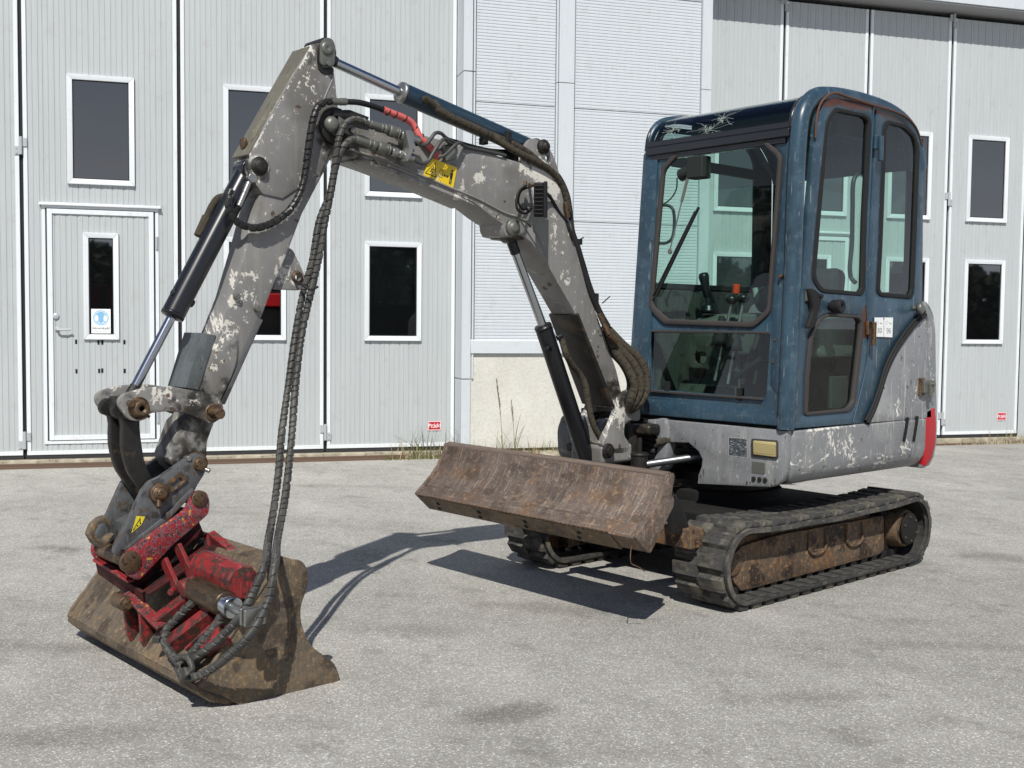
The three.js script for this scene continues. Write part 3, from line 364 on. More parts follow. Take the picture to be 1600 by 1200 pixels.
const PM = {
  boom: std({ map: T_boom, roughness: 0.52, bumpMap: bumpMid, bumpScale: 0.0006 }), bodySide: std({ map: T_body, roughness: 0.5 }), bodyFront: std({ map: T_front, roughness: 0.5 }),
  blueSide: std({ map: T_blueSide, roughness: 0.38 }), blue: std({ map: T_blue, roughness: 0.34 }), blueCyl: std({ map: T_blue, color: 0xb8c8d0, roughness: 0.38 }),
  blade: std({ map: T_blade, bumpMap: bumpMid, bumpScale: 0.0012, roughness: 0.7, metalness: 0.25 }), bucket: std({ map: T_bucket, bumpMap: bumpMid, bumpScale: 0.0014, roughness: 0.72, metalness: 0.2 }), frame: std({ map: T_frame, bumpMap: bumpMid, bumpScale: 0.002, roughness: 0.8 }),
  red: std({ map: T_red, roughness: 0.5, bumpMap: bumpMid, bumpScale: 0.0008 }), redWorn: std({ map: T_redWorn, roughness: 0.55 }), coupler: std({ map: T_coupler, roughness: 0.48, metalness: 0.2 }), grease: std({ map: T_grease, roughness: 0.5, bumpMap: bumpMid, bumpScale: 0.002 }),
  track: std({ map: T_rubber, roughness: 0.85, bumpMap: bumpMid, bumpScale: 0.001 }), hose: std({ map: T_hose, roughness: 0.6 }), sleeve: std({ map: T_sleeve, roughness: 0.9, bumpMap: bumpMid, bumpScale: 0.004 }),
  black: std({ color: 0x15161a, roughness: 0.35 }), gloss: std({ color: 0x1c1e23, roughness: 0.28 }), matt: std({ color: 0x131314, roughness: 0.75 }), under: std({ map: T_grease, color: 0x8a8a8a, roughness: 0.85 }),
  chrome: std({ color: 0xb4b8bd, metalness: 1, roughness: 0.2 }), steel: std({ color: 0x9a9a96, metalness: 0.85, roughness: 0.36 }), wornSteel: std({ map: T_bucket, color: 0xd8d0c8, metalness: 0.6, roughness: 0.42 }), pin: std({ map: T_frame, metalness: 0.4, roughness: 0.5 }), zincGrey: std({ color: 0x6f716a, metalness: 0.45, roughness: 0.45 }), tubeGrey: std({ color: 0x4a4c4a, metalness: 0.3, roughness: 0.5 }),
  pinkSleeve: std({ color: 0xc9615c, roughness: 0.6 }), rodSteel: std({ color: 0x7d8082, metalness: 0.9, roughness: 0.42 }), orange: std({ color: 0xe0481c, roughness: 0.5 }), yellowDark: std({ color: 0x8a8450, roughness: 0.8 }),
  glass: phys({ color: new THREE.Color().setRGB(0.64, 0.8, 0.74), transmission: 1, thickness: 0, roughness: 0.0, ior: 1.4 }), visor: phys({ color: new THREE.Color().setRGB(0.42, 0.5, 0.5), transmission: 1, thickness: 0, roughness: 0.02, ior: 1.5 }), crack: std({ color: 0x8d9a94, roughness: 0.6 }),
  cabTube: std({ color: 0x1d3436, roughness: 0.45 }), cabIn: std({ color: 0x1a211f, roughness: 0.8 }), cabPanel: std({ map: T_coupler, color: 0xb8c4b4, roughness: 0.75 }), console: std({ map: T_front, color: 0xb9bdb4, roughness: 0.6 }), seatCloth: std({ map: T_hose, color: 0x8e958a, roughness: 0.9 }), seal: std({ color: 0x3a3634, roughness: 0.65 }), lampGlass: std({ color: 0xb6a878, roughness: 0.25 }), dirtyGrey: std({ map: T_front, color: 0xcfc6ac, roughness: 0.6, bumpMap: bumpMid, bumpScale: 0.0008 }), plateGrey: std({ map: T_front, color: 0xb4bcbc, roughness: 0.42, bumpMap: bumpMid, bumpScale: 0.0008 }), hoseDark: std({ map: T_hose, color: 0x8a8a8c, roughness: 0.4 }), dullRed: std({ map: T_red, color: 0x8c7c7a, roughness: 0.75, bumpMap: bumpMid, bumpScale: 0.001 }), rustLine: std({ color: 0x5a3c2e, roughness: 0.8 }), dirtyRed: std({ map: T_redWorn, color: 0xd8c8c0, roughness: 0.6 }), redPaint: std({ color: 0xb01a24, roughness: 0.5 }),
};
const B = (g) => sideUV(g, BX, BY, BW, BH), BODY = (g) => sideUV(g, AX, AY, AW, AH), CAB = (g) => sideUV(g, CX, CY, CW, CH);
// ---------- mini excavator: x forward, y up, z to its right; base on the ground under the slewing ring ----------
const EX = thing('mini_excavator', 'worn mini excavator with grey boom, blue cab and rusty blade on the asphalt', 'excavator', [0, 0, 0]);
const part = (n, g, m, l) => add(n, g, m, EX, l);
// --- tracks
function track(zo, zi) {                                         // zo outer face, zi inner face
  const s = Math.sign(zi - zo), z0 = Math.min(zo, zi), z1 = Math.max(zo, zi), R = 0.192, xf = 0.77, xr = -0.785, yc = 0.214, loop = [], N = 22;
  for (let i = 0; i <= N; i++) { const a = Math.PI / 2 - i / N * Math.PI; loop.push([xf + R * Math.cos(a), yc + R * Math.sin(a)]); }
  for (let i = 1; i < 12; i++) loop.push([mix(xf, xr, i / 12), yc - R]);
  for (let i = 0; i <= N; i++) { const a = -Math.PI / 2 - i / N * Math.PI; loop.push([xr + R * Math.cos(a), yc + R * Math.sin(a)]); }
  for (let i = 1; i < 16; i++) { const t = i / 16; loop.push([mix(xr, xf, t), yc + R - Math.sin(t * Math.PI) * 0.018 - 0.006 * Math.abs(Math.sin(t * 9.4))]); }
  const inner = loop.map(([x, y]) => { const cx = clamp(x, xr, xf), dx = x - cx, dy = y - yc, l = Math.hypot(dx, dy) || 1; return [x - dx / l * 0.026, y - dy / l * 0.026]; });
  const lip = loop.map(([x, y]) => { const cx = clamp(x, xr, xf), dx = x - cx, dy = y - yc, l = Math.hypot(dx, dy) || 1; return [x - dx / l * 0.02, y - dy / l * 0.02]; }), lipIn = loop.map(([x, y]) => { const cx = clamp(x, xr, xf), dx = x - cx, dy = y - yc, l = Math.hypot(dx, dy) || 1; return [x - dx / l * 0.034, y - dy / l * 0.026]; });
  const T = part('rubber_track', [ext(loop, z0 + 0.02, z1 - 0.02, 0.004, [inner]), ext(lip.map((p, i) => loop[i].map((v, k) => mix(v, p[k], 0.35))), z0, z0 + 0.026, 0.005, [lipIn]), ext(lip.map((p, i) => loop[i].map((v, k) => mix(v, p[k], 0.35))), z1 - 0.026, z1, 0.005, [lipIn])], PM.track);
  const c = new THREE.CatmullRomCurve3(loop.map((p) => V(p[0], p[1], 0)), true, 'centripetal'), L = c.getLength(), n = Math.round(L / 0.106), mk = (w, d) => { const sh = ext([[-0.04, -0.004], [0.04, -0.004], [0.031, 0.019], [-0.031, 0.019]], 0, d, 0.005); return boxUV(sh, 0.9); };
  const lugA = [mk(0, 0.152), mk(0, 0.152), mk(0, 0.152)]; lugA.forEach((g, k) => { const u = g.attributes.uv; for (let i = 0; i < u.count; i++) u.setXY(i, u.getX(i) + k * 0.31, u.getY(i) + k * 0.17); });
  for (let row = 0; row < 2; row++) for (let i = 0; i < n; i++) {
    const t = ((i + row * 0.5) / n) % 1, p = c.getPointAt(t), g = c.getTangentAt(t), m = new THREE.Mesh(lugA[(i * 7 + row) % 3], PM.track); m.name = 'track_lug'; m.castShadow = m.receiveShadow = true;
    m.matrixAutoUpdate = true; m.position.set(p.x, p.y, row ? z0 + 0.012 : z1 - 0.164); m.rotation.z = Math.atan2(g.y, g.x) + Math.PI; if (Math.sin(m.rotation.z) * 0 + ((p.x - clamp(p.x, xr, xf)) * -Math.sin(m.rotation.z) + (p.y - yc) * Math.cos(m.rotation.z)) < 0) m.rotation.z += Math.PI; T.add(m);
  }
  const gl = boxUV(bx(0.05, 0.05, 0.03, 0, 0.02, 0, 0.008), 0.6), rb = boxUV(bx(0.05, 0.007, 0.1, 0, 0.0035, 0, 0.003), 0.6);
  for (let i = 0; i < 15; i++) { const x = mix(-0.75, 0.74, i / 14); for (const [g, nm, dz, ys] of [[gl, 'guide_lug', 0.15 + 0.035, 0.048], [rb, 'inner_rib', 0.07, 0.048]]) { const m = new THREE.Mesh(g, nm === 'guide_lug' ? PM.matt : PM.track); m.name = nm; m.castShadow = m.receiveShadow = true; m.position.set(x, ys, zo + s * (nm === 'guide_lug' ? 0.12 : 0.062)); T.add(m); } }
  const zf = zo + s * 0.1, za = zo + s * 0.13, F = part('track_frame', [ext(roundPoly([[0.781,0.249],[0.702,0.293],[0.356,0.31],[-0.61,0.298],[-0.627,0.106],[-0.574,0.08],[0.034,0.073],[0.704,0.068],[0.778,0.136]].map((q) => q), 0.02), Math.min(zf, za), Math.max(zf, za), 0.004), box6(-0.52, 0.72, 0.1, 0.33, Math.min(za, zi - s * 0.05), Math.max(za, zi - s * 0.05), 0.01)], PM.frame);
  for (const [a, b] of [[0.06, 0.12], [-0.3, -0.22]]) { const d = 0.075; add('frame_rib', pipe([[a + d, 0.29, zf], [a + d, 0.2, zf - s * 0.006], [a + d * 0.6, 0.175, zf - s * 0.006], [a - d * 0.6, 0.175, zf - s * 0.006], [a - d, 0.2, zf - s * 0.006], [a - d, 0.29, zf]], 0.009, 40, 8), PM.frame, F); }
  part('idler_wheel', [lathe([0.77, 0.21, zo + s * 0.09], [0.77, 0.21, zi - s * 0.09], [[0, 0], [0.05, 0], [0.06, 0.02], [0.13, 0.03], [0.155, 0.035], [0.16, 0.06], [0.155, 0.085], [0.13, 0.09], [0, 0.12]], 32)], PM.frame);
  const hx = -0.775, hy = 0.215, dir = s; const Hh = part('final_drive', lathe([hx, hy, zi - s * 0.04], [hx, hy, zo + s * 0.03], [[0, 0], [0.12, 0], [0.125, 0.05], [0.115, 0.14], [0.108, 0.21], [0.104, 0.225], [0.098, 0.23], [0.0, 0.23]], 36), PM.frame);
  add('hub_cap', lathe([hx, hy, zo + s * 0.04], [hx, hy, zo + s * 0.022], [[0, 0], [0.092, 0], [0.09, 0.01], [0.084, 0.014], [0.0, 0.018]], 32), PM.under, Hh);
  for (let i = 0; i < 6; i++) { const a = i * 1.047 + 0.4; add('bolt', rod([hx + 0.07 * Math.cos(a), hy + 0.07 * Math.sin(a), zo + s * 0.03], [hx + 0.07 * Math.cos(a), hy + 0.07 * Math.sin(a), zo + s * 0.02], 0.009, 6), PM.wornSteel, Hh); }
  const sp = []; for (let i = 0; i < 40; i++) { const a = i / 40 * 6.28319, r = i % 2 ? 0.158 : 0.178; sp.push([hx + r * Math.cos(a), hy + r * Math.sin(a)]); }
  part('drive_sprocket', ext(sp, zo + s * 0.15 - 0.02, zo + s * 0.15 + 0.02, 0.004), PM.under);
  for (const x of [-0.4, -0.1, 0.2, 0.48]) part('track_roller', lathe([x, 0.1, zo + s * 0.135], [x, 0.1, zi - s * 0.09], [[0, 0], [0.045, 0], [0.05, 0.01], [0.05, 0.045], [0.03, 0.05], [0.03, 0.07], [0.05, 0.075], [0.05, 0.115], [0, 0.12]], 20), PM.under);
}
track(-0.775, -0.455); track(0.775, 0.455);
// --- undercarriage
part('centre_frame', [extY(roundPoly([[0.55, -0.5], [0.62, -0.3], [0.62, 0.3], [0.55, 0.5], [-0.5, 0.5], [-0.5, -0.5]], 0.05), 0.2, 0.4, 0.01), rod([0, 0.38, 0], [0, 0.46, 0], 0.34, 48, 0.03)], PM.under);
part('slewing_ring', rod([0, 0.455, 0], [0, 0.56, 0], 0.3, 48, 0.03), PM.grease);
// --- dozer blade
{
  const P = [[1.375,0.692],[1.4,0.658],[1.466,0.572],[1.527,0.508],[1.606,0.457]], bot = [1.511,0.383], x0 = 1.393, front = [[1.392, 0.705], [1.404, 0.665], [1.43, 0.61], [1.475, 0.552], [1.53, 0.497], [1.585, 0.456]];
  const f2 = smooth(front, 4, false), prof = [...f2, [1.577, 0.44], [1.515, 0.475], [1.46, 0.53], [1.41, 0.595], [1.38, 0.655], [1.365, 0.7]];
  const Bl = part('dozer_blade', ext(prof, -0.765, 0.765, 0.002), PM.blade, 'rusty brown dozer blade, scratched, raised above the ground');
  { const u = Bl.geometry.attributes.uv, p = Bl.geometry.attributes.position; for (let i = 0; i < u.count; i++) { const n = Math.abs(Bl.geometry.attributes.normal.getZ(i)); if (n < 0.7) u.setXY(i, p.getZ(i) / 1.0, (p.getY(i) * 1.2 - p.getX(i)) * 0.9); } }
  add('top_tube', rod([1.375, 0.702, -0.775], [1.375, 0.702, 0.775], 0.019, 20, 0.3), PM.blade, Bl);
  add('lower_lip', ext([[1.592, 0.458], [1.594, 0.45], [1.52, 0.383], [1.502, 0.395], [1.54, 0.44], [1.57, 0.462]], -0.765, 0.765, 0.003), PM.blade, Bl);
  add('lip_band', ext([[1.531, 0.5015], [1.5885, 0.4585], [1.583, 0.452], [1.5265, 0.4945]], -0.745, 0.765, 0.002), PM.blade, Bl);
  add('cutting_edge', ext([[1.603, 0.452], [1.597, 0.444], [1.519, 0.372], [1.511, 0.378]], -0.63, 0.76, 0.002), PM.bucket, Bl);
  const weld = []; for (let i = 0; i <= 220; i++) weld.push([1.599 + 0.0014 * Math.sin(i * 2.1), 0.456 + 0.0014 * Math.sin(i * 1.37), mix(-0.62, 0.75, i / 220)]); add('weld_bead', pipe(weld, 0.0035, 440, 5), PM.frame, Bl);
  for (const z of [0.61, 0.28, -0.06, -0.42]) for (const [d, e] of [[0, 0], [0.035, 0.032]]) { const c = V(1.575 - d, 0.423 - e, z + (d ? 0.03 : 0)), n = V(0.68, -0.73, 0); add('bolt_hole', rod(c.clone().addScaledVector(n, -0.006), c.clone().addScaledVector(n, 0.004), 0.011, 12), M.dark, Bl); }
  for (const z of [-0.775, 0.775]) add('end_plate', ext(roundPoly([[1.4, 0.715], [1.415, 0.665], [1.45, 0.6], [1.5, 0.545], [1.6, 0.458], [1.515, 0.38], [1.5, 0.38], [1.352, 0.57], [1.352, 0.6], [1.37, 0.62], [1.35, 0.69], [1.355, 0.715]], 0.012), z - 0.01, z + 0.01, 0.003), PM.blade, Bl);
  add('back_rib', [box6(1.28, 1.42, 0.42, 0.62, -0.42, -0.39), box6(1.28, 1.42, 0.42, 0.62, 0.39, 0.42), box6(1.33, 1.5, 0.44, 0.5, -0.7, 0.7)], PM.under, Bl);
  for (const z of [-0.36, 0.36]) part('blade_arm', [bar([0.45, 0.3, z], [1.42, 0.5, z], 0.06, 0.12, V(0, 1, 0)), box6(0.4, 0.55, 0.22, 0.38, z - 0.06, z + 0.06)], PM.under);
  part('cross_beam', box6(0.93, 1.03, 0.305, 0.4, -0.62, 0.2, 0.006), PM.frame, 'ochre rusty cross beam behind the blade');
  part('blade_cylinder', [rod([0.4, 0.42, 0.05], [0.85, 0.47, 0.05], 0.045), rod([0.85, 0.47, 0.05], [1.35, 0.53, 0.05], 0.022)], PM.under);
  part('cylinder_bracket', ext([[1.124,0.559],[1.078,0.566],[1.03,0.507],[0.98,0.403],[1.036,0.37],[1.101,0.386]], -0.57, -0.54), PM.under);
  part('loose_wire', pipe([...[[1.565,0.409,-0.73],[1.605,0.377,-0.76],[1.6,0.344,-0.76],[1.562,0.323,-0.77],[1.532,0.301,-0.78]]], 0.0025, 30, 6), PM.frame);
}
// --- swing bracket and boom
const ZB = 0.24;
{
  const ear = smooth([[0.743,0.942],[0.714,0.989],[0.654,1.011],[0.597,0.992],[0.58,0.936],[0.563,0.865],[0.573,0.841],[0.645,0.845],[0.685,0.826],[0.689,0.768],[0.652,0.72],[0.667,0.676],[0.817,0.687],[0.863,0.737],[0.796,0.842]], 4);
  const Sb = part('swing_bracket', [B(ext(ear, 0.12, 0.15)), B(ext(ear, 0.33, 0.36)), B(box6(0.62, 0.86, 0.62, 0.72, 0.12, 0.36, 0.02))], PM.boom);
  add('pivot_pin', [rod([...[0.658,0.96], 0.095], [...[0.658,0.96], 0.385], 0.038), rod([...[0.658,0.96], 0.085], [...[0.658,0.96], 0.12], 0.026)], PM.grease, Sb);
  add('cylinder_pin', [rod([...[0.827,0.694], 0.085], [...[0.827,0.694], 0.4], 0.028), rod([...[0.827,0.694], 0.1], [...[0.827,0.694], 0.12], 0.04)], PM.grease, Sb);
  add('vertical_boss', [rod([0.70, 0.52, 0.2], [0.70, 0.78, 0.2], 0.055), rod([0.60, 0.55, 0.09], [0.60, 0.66, 0.09], 0.045), rod([0.60, 0.65, 0.09], [0.60, 0.672, 0.09], 0.05), rod([0.60, 0.66, 0.09], [0.60, 0.75, 0.09], 0.013)], PM.grease, Sb);
  part('swing_cylinder', [rod([0.595, 0.603, 0.08], [0.28, 0.67, -0.2], 0.021)], PM.rodSteel);
  part('king_post', [rod([0.52, 0.5, 0.24], [0.52, 0.82, 0.24], 0.075), box6(0.28, 0.56, 0.5, 0.56, 0.06, 0.42, 0.02), box6(0.28, 0.56, 0.76, 0.82, 0.06, 0.42, 0.02)], PM.grease);
}
{
  const end = [2.502,2.193], R = 0.064, arc = []; for (let i = 0; i <= 14; i++) { const t = mix(1.15, -1.75, i / 14); arc.push([end[0] + R * Math.cos(t), end[1] + R * Math.sin(t)]); }
  const lower = [[2.434,2.077],[2.25,2.054],[2.037,2.006],[1.843,1.962],[1.734,1.932],[1.622,1.874],[1.548,1.842]], ear = [[1.543,1.812],[1.526,1.788],[1.485,1.784],[1.447,1.796],[1.413,1.795],[1.361,1.766],[1.308,1.715],[1.241,1.651],[1.045,1.416],[0.807,1.011],[0.751,0.917]], foot = [[0.711,0.926],[0.681,0.98]], upper = [[0.725,1.112],[0.904,1.448],[0.999,1.711],[1.081,1.863],[1.134,1.973],[1.158,2.039],[1.199,2.089],[1.257,2.122],[1.353,2.141],[1.523,2.158],[1.776,2.188],[1.845,2.195],[2.111,2.216],[2.335,2.239],[2.435,2.251]];
  const pts = [...arc, ...lower, ...ear, ...foot, ...upper];
  part('boom', B(ext(pts, 0.15, 0.33, 0.005)), PM.boom, 'chipped grey boom with a bend in the middle');
  const Bm = EX.children[EX.children.length - 1];
  // lower flange, weld seams, dark plates
  add('flange', B(ext([[2.385,2.063],[2.25,2.037],[2.037,1.989],[1.843,1.944],[1.726,1.915],[1.742,1.926],[1.843,1.959],[2.037,2.004],[2.25,2.051],[2.385,2.074]], 0.142, 0.33, 0.002)), PM.boom, Bm);
  add('web_rib', pipe([...[[2.436,2.106,0.148],[2.183,2.06,0.146],[1.892,1.99,0.146],[1.718,1.951,0.146],[1.535,1.895,0.146],[1.443,1.88,0.146],[1.366,1.848,0.146]], ...[[1.299,1.747,0.146],[1.244,1.658,0.147]]], 0.006, 50, 6), PM.boom, Bm);
  add('bend_gusset', B(ext([[1.436,1.865],[1.363,1.838],[1.345,1.817],[1.246,1.657],[1.371,1.791]], 0.141, 0.16, 0.004)), PM.boom, Bm);
  add('wear_plate', B(ext([[1.041,1.419],[0.813,1.025],[0.756,0.921],[0.791,0.929],[1.05,1.409]], 0.13, 0.345, 0.002)), PM.grease, Bm);
  const pb = [1.489,1.828]; add('pivot_boss', [lathe([...pb, 0.155], [...pb, 0.125], [[0, 0], [0.042, 0], [0.042, 0.018], [0.036, 0.024], [0.026, 0.025], [0.024, 0.034], [0.012, 0.036], [0, 0.036]])], PM.zincGrey, Bm);
  add('cylinder_bracket', B(ext([[1.629,1.945],[1.547,1.883],[1.508,1.816],[1.474,1.78],[1.398,1.775],[1.303,1.816],[1.356,1.864],[1.484,1.919]], 0.17, 0.33, 0.004)), PM.grease, Bm);
  const pe = [2.502,2.193]; add('pivot_pin', [lathe([...pe, 0.16], [...pe, 0.1], [[0, 0], [0.048, 0], [0.046, 0.012], [0.04, 0.03], [0, 0.03]]), lathe([...[2.534,2.194], 0.14], [...[2.534,2.194], 0.085], [[0, 0], [0.036, 0], [0.034, 0.016], [0.026, 0.028], [0.016, 0.034], [0, 0.036]])], PM.zincGrey, Bm);
  add('grease_ring', [lathe([...pe, 0.152], [...pe, 0.138], [[0.03, 0], [0.08, 0], [0.078, 0.01], [0.05, 0.014]]), B(ext([[2.522,2.257],[2.441,2.268],[2.342,2.25],[2.352,2.224],[2.441,2.23],[2.496,2.212],[2.541,2.18]], 0.13, 0.152, 0.004))], PM.grease, Bm);
  add('pin_lock', [B(ext([[2.503,2.231],[2.48,2.221],[2.425,2.203],[2.422,2.177],[2.454,2.156],[2.483,2.169],[2.515,2.155]], 0.118, 0.13)), rod([...[2.441,2.178], 0.118], [...[2.441,2.178], 0.104], 0.014, 6)], PM.zincGrey, Bm);
  // ears carrying the arm cylinder
  const cp = [1.285,2.243];
  for (const [a, b] of [[0.165, 0.185], [0.295, 0.315]]) add('cylinder_ear', B(ext(smooth([[1.421,2.159],[1.396,2.236],[1.362,2.271],[1.311,2.277],[1.28,2.255],[1.231,2.242],[1.185,2.183],[1.157,2.102],[1.21,2.059],[1.343,2.116]], 4), a, b, 0.004, [circ(...[1.243,2.193], 0.013)])), PM.boom, Bm);
  add('ear_pin', [rod([cp[0] - 0.008, cp[1], 0.14], [cp[0] - 0.008, cp[1], 0.34], 0.026), lathe([cp[0] - 0.008, cp[1], 0.166], [cp[0] - 0.008, cp[1], 0.125], [[0, 0], [0.037, 0], [0.037, 0.014], [0.034, 0.02], [0.022, 0.022], [0.02, 0.036], [0.012, 0.04], [0, 0.04]])], PM.grease, Bm);
  // warning sticker
  const T_warn = canvasTex(512, 256, (g, w, h) => {
    g.fillStyle = '#e2c21a'; g.fillRect(0, 0, w, h); g.fillStyle = '#1d1a10'; g.strokeStyle = '#1d1a10'; g.lineWidth = 12; g.lineJoin = 'round'; g.beginPath(); g.moveTo(120, 40); g.lineTo(26, 208); g.lineTo(214, 208); g.closePath(); g.stroke();
    g.lineWidth = 15; g.beginPath(); g.arc(118, 104, 11, 0, 7); g.fill(); g.beginPath(); g.moveTo(116, 118); g.lineTo(112, 150); g.lineTo(90, 176); g.moveTo(112, 150); g.lineTo(134, 168); g.lineTo(128, 194); g.moveTo(116, 124); g.lineTo(92, 138); g.moveTo(116, 124); g.lineTo(146, 134); g.stroke();
    g.lineWidth = 7; g.strokeRect(248, 96, 54, 90); g.beginPath(); g.moveTo(302, 96); g.lineTo(322, 40); g.lineTo(270, 60); g.stroke(); g.lineWidth = 10; g.beginPath(); g.moveTo(326, 148); g.lineTo(398, 148); g.moveTo(344, 130); g.lineTo(326, 148); g.lineTo(344, 166); g.moveTo(380, 130); g.lineTo(398, 148); g.lineTo(380, 166); g.stroke();
    g.beginPath(); g.arc(446, 62, 16, 0, 7); g.fill(); g.fillRect(424, 82, 44, 78); g.fillRect(428, 154, 16, 74); g.fillRect(450, 154, 16, 74);
    const rd = rng(5); for (let k = 0; k < 46; k++) { g.fillStyle = k % 3 ? 'rgba(226,222,208,.9)' : 'rgba(110,104,92,.7)'; const a = 190 + rd() * 120, b = 150 + rd() * 110; g.beginPath(); g.moveTo(a, b); for (let q = 0; q < 5; q++) g.lineTo(a + (rd() - 0.5) * 34, b + (rd() - 0.5) * 26); g.fill(); } });
  const W4 = [[2.04,2.026],[1.861,1.987],[1.839,2.083],[1.997,2.114]], wg = new THREE.BufferGeometry(); wg.setAttribute('position', new THREE.Float32BufferAttribute([0, 1, 2, 0, 2, 3].flatMap((i) => [...W4[i], 0.1455]), 3)); wg.setAttribute('uv', new THREE.Float32BufferAttribute([0, 0, 1, 0, 1, 1, 0, 0, 1, 1, 0, 1], 2)); wg.computeVertexNormals(); add('warning_sticker', wg, std({ map: T_warn, roughness: 0.45 }), Bm);
  // work lamp with its arched bracket and cable
  const L0 = V(...[1.411,1.962,0.04]), Lm = add('work_lamp', [bx(0.095, 0.165, 0.05, 0, 0, 0, 0.008), bx(0.11, 0.175, 0.012, 0, 0, -0.03, 0.004), ...Array.from({ length: 8 }, (_, i) => bx(0.006, 0.011, 0.05, -0.05, -0.066 + i * 0.019, 0, 0.002)), ...Array.from({ length: 8 }, (_, i) => bx(0.012, 0.006, 0.04, 0.05, -0.066 + i * 0.019, 0, 0.001))].map((g) => { g.rotateZ(-0.12); g.rotateY(0.75); g.translate(L0.x, L0.y, L0.z); return g; }), PM.matt, EX);
  add('lamp_bracket', [bar([...[1.355,1.943,0.15]], [...[1.421,1.932,0.06]], 0.03, 0.006, V(0, 1, 0)), bar([...[1.382,2.048,0.15]], [...[1.43,2.03,0.07]], 0.014, 0.014, V(0, 1, 0)), rod([...[1.453,2.031,0.1]], [...[1.449,2.053,0.1]], 0.008)], PM.pin, Lm);
  part('lamp_cable', [pipe([[1.445,2.032,0.1],[1.496,2.002,0.09],[1.525,1.956,0.08],[1.52,1.913,0.08],[1.473,1.896,0.09],[1.408,1.909,0.12],[1.382,1.927,0.13]], 0.006), pipe([[1.411,2.031,0.1],[1.469,2.003,0.11],[1.485,1.949,0.11],[1.45,1.921,0.12],[1.398,1.924,0.14]], 0.005), pipe([[1.329,2.01,0.1],[1.279,2.004,0.12],[1.224,1.975,0.14],[1.169,1.925,0.15],[1.123,1.886,0.15],[1.105,1.845,0.14],[1.076,1.788,0.14]], 0.0085), pipe([...[[1.443,1.924,0.1],[1.426,1.912,0.1],[1.414,1.929,0.1]]], 0.006)], PM.matt);
}
// --- cylinders
function cylinder(name, mat, pts, rB, rR, opts = {}) {           // eye, barrel start, barrel end, rod end
  const [a, b, c, d] = pts, C = part(name, [rod(a, b, rB * 0.98, 32, 0.08), rod([a[0], a[1], a[2] - rB * 0.9], [a[0], a[1], a[2] + rB * 0.9], rB * 1.05)], mat);
  add('rod', [rod(b, c, rR, 24, 0.05)], PM.chrome, C); add('gland', lathe(V(...b).lerp(V(...a), 0.004), V(...b).addScaledVector(V(...c).sub(V(...b)).normalize(), 0.02), [[0, 0], [rB * 1.0, 0], [rB * 1.02, 0.006], [rB * 0.98, 0.016], [rR * 1.5, 0.018], [rR * 1.3, 0.022], [0, 0.022]]), opts.gland || PM.steel, C);
  add('rod_eye', [rod([d[0], d[1], d[2] - 0.032], [d[0], d[1], d[2] + 0.032], rR * 2.0), rod(V(...c), V(...d), rR * 1.15)], opts.eye || PM.grease, C); return C;
}
{
  const P = (p) => [...p, ZB];
  const a = P([1.28,2.24]), b = P([2.088,2.405]), c = P([2.445,2.483]), d = P([2.5,2.518]), C = cylinder('arm_cylinder', PM.blueCyl, [a, b, c, d], 0.048, 0.0215);
  const dir = V(...a).sub(V(...b)).normalize(), off = V(dir.y, -dir.x, 0).multiplyScalar(1), o = (t, k, z) => V(...b).addScaledVector(dir, t).addScaledVector(off, k).add(V(0, 0, z)).toArray(), L = V(...a).distanceTo(V(...b));
  const sgn = off.y < 0 ? 1 : -1; add('side_pipe', [pipe([o(0.14, 0.0, -0.05), o(0.17, 0.03 * sgn, -0.066), o(0.22, 0.04 * sgn, -0.066), o(L * 0.55, 0.045 * sgn, -0.064), o(L - 0.08, 0.05 * sgn, -0.06), o(L, 0.08 * sgn, -0.07)], 0.021, 50), rod(o(0.1, -0.005, -0.03), o(0.1, -0.005, -0.068), 0.02, 8), rod(o(0.085, 0.0, -0.062), o(0.19, 0.032 * sgn, -0.068), 0.015, 6)], PM.sleeve, C);
  add('pipe_clamp', [bx(0.03, 0.06, 0.03, 0, 0, 0)].map((g) => { g.rotateZ(Math.atan2(dir.y, dir.x)); g.translate(...o(L * 0.72, 0.025 * sgn, -0.075)); return g; }), PM.matt, C);
  add('lower_block', bx(0.03, 0.035, 0.04).translate(...o(L * 0.62, 0.06 * sgn, 0)), PM.matt, C);
}
{
  const P = (p) => [...p, ZB]; const C = cylinder('boom_cylinder', PM.black, [P([0.808,0.539]), P([1.186,1.342]), P([1.382,1.712]), P([1.43,1.805])], 0.0455, 0.0225, { gland: PM.black, eye: PM.black });
  const q = [1.125,1.226]; add('port', rod([q[0] + 0.04, q[1] + 0.01, ZB - 0.03], [q[0] + 0.085, q[1] + 0.01, ZB - 0.05], 0.013), PM.black, C); add('port', [rod([...[1.128,1.29,0.2]], [...[1.101,1.303,0.19]], 0.012)], PM.black, C);
  add('feed_hose', pipe([[1.091,1.283,0.2],[1.082,1.211,0.18],[1.024,1.15,0.19],[0.956,1.098,0.2],[0.927,1.047,0.19],[0.911,0.946,0.18],[0.886,0.843,0.17],[0.825,0.755,0.17]], 0.017, 50), PM.sleeve, C);
}
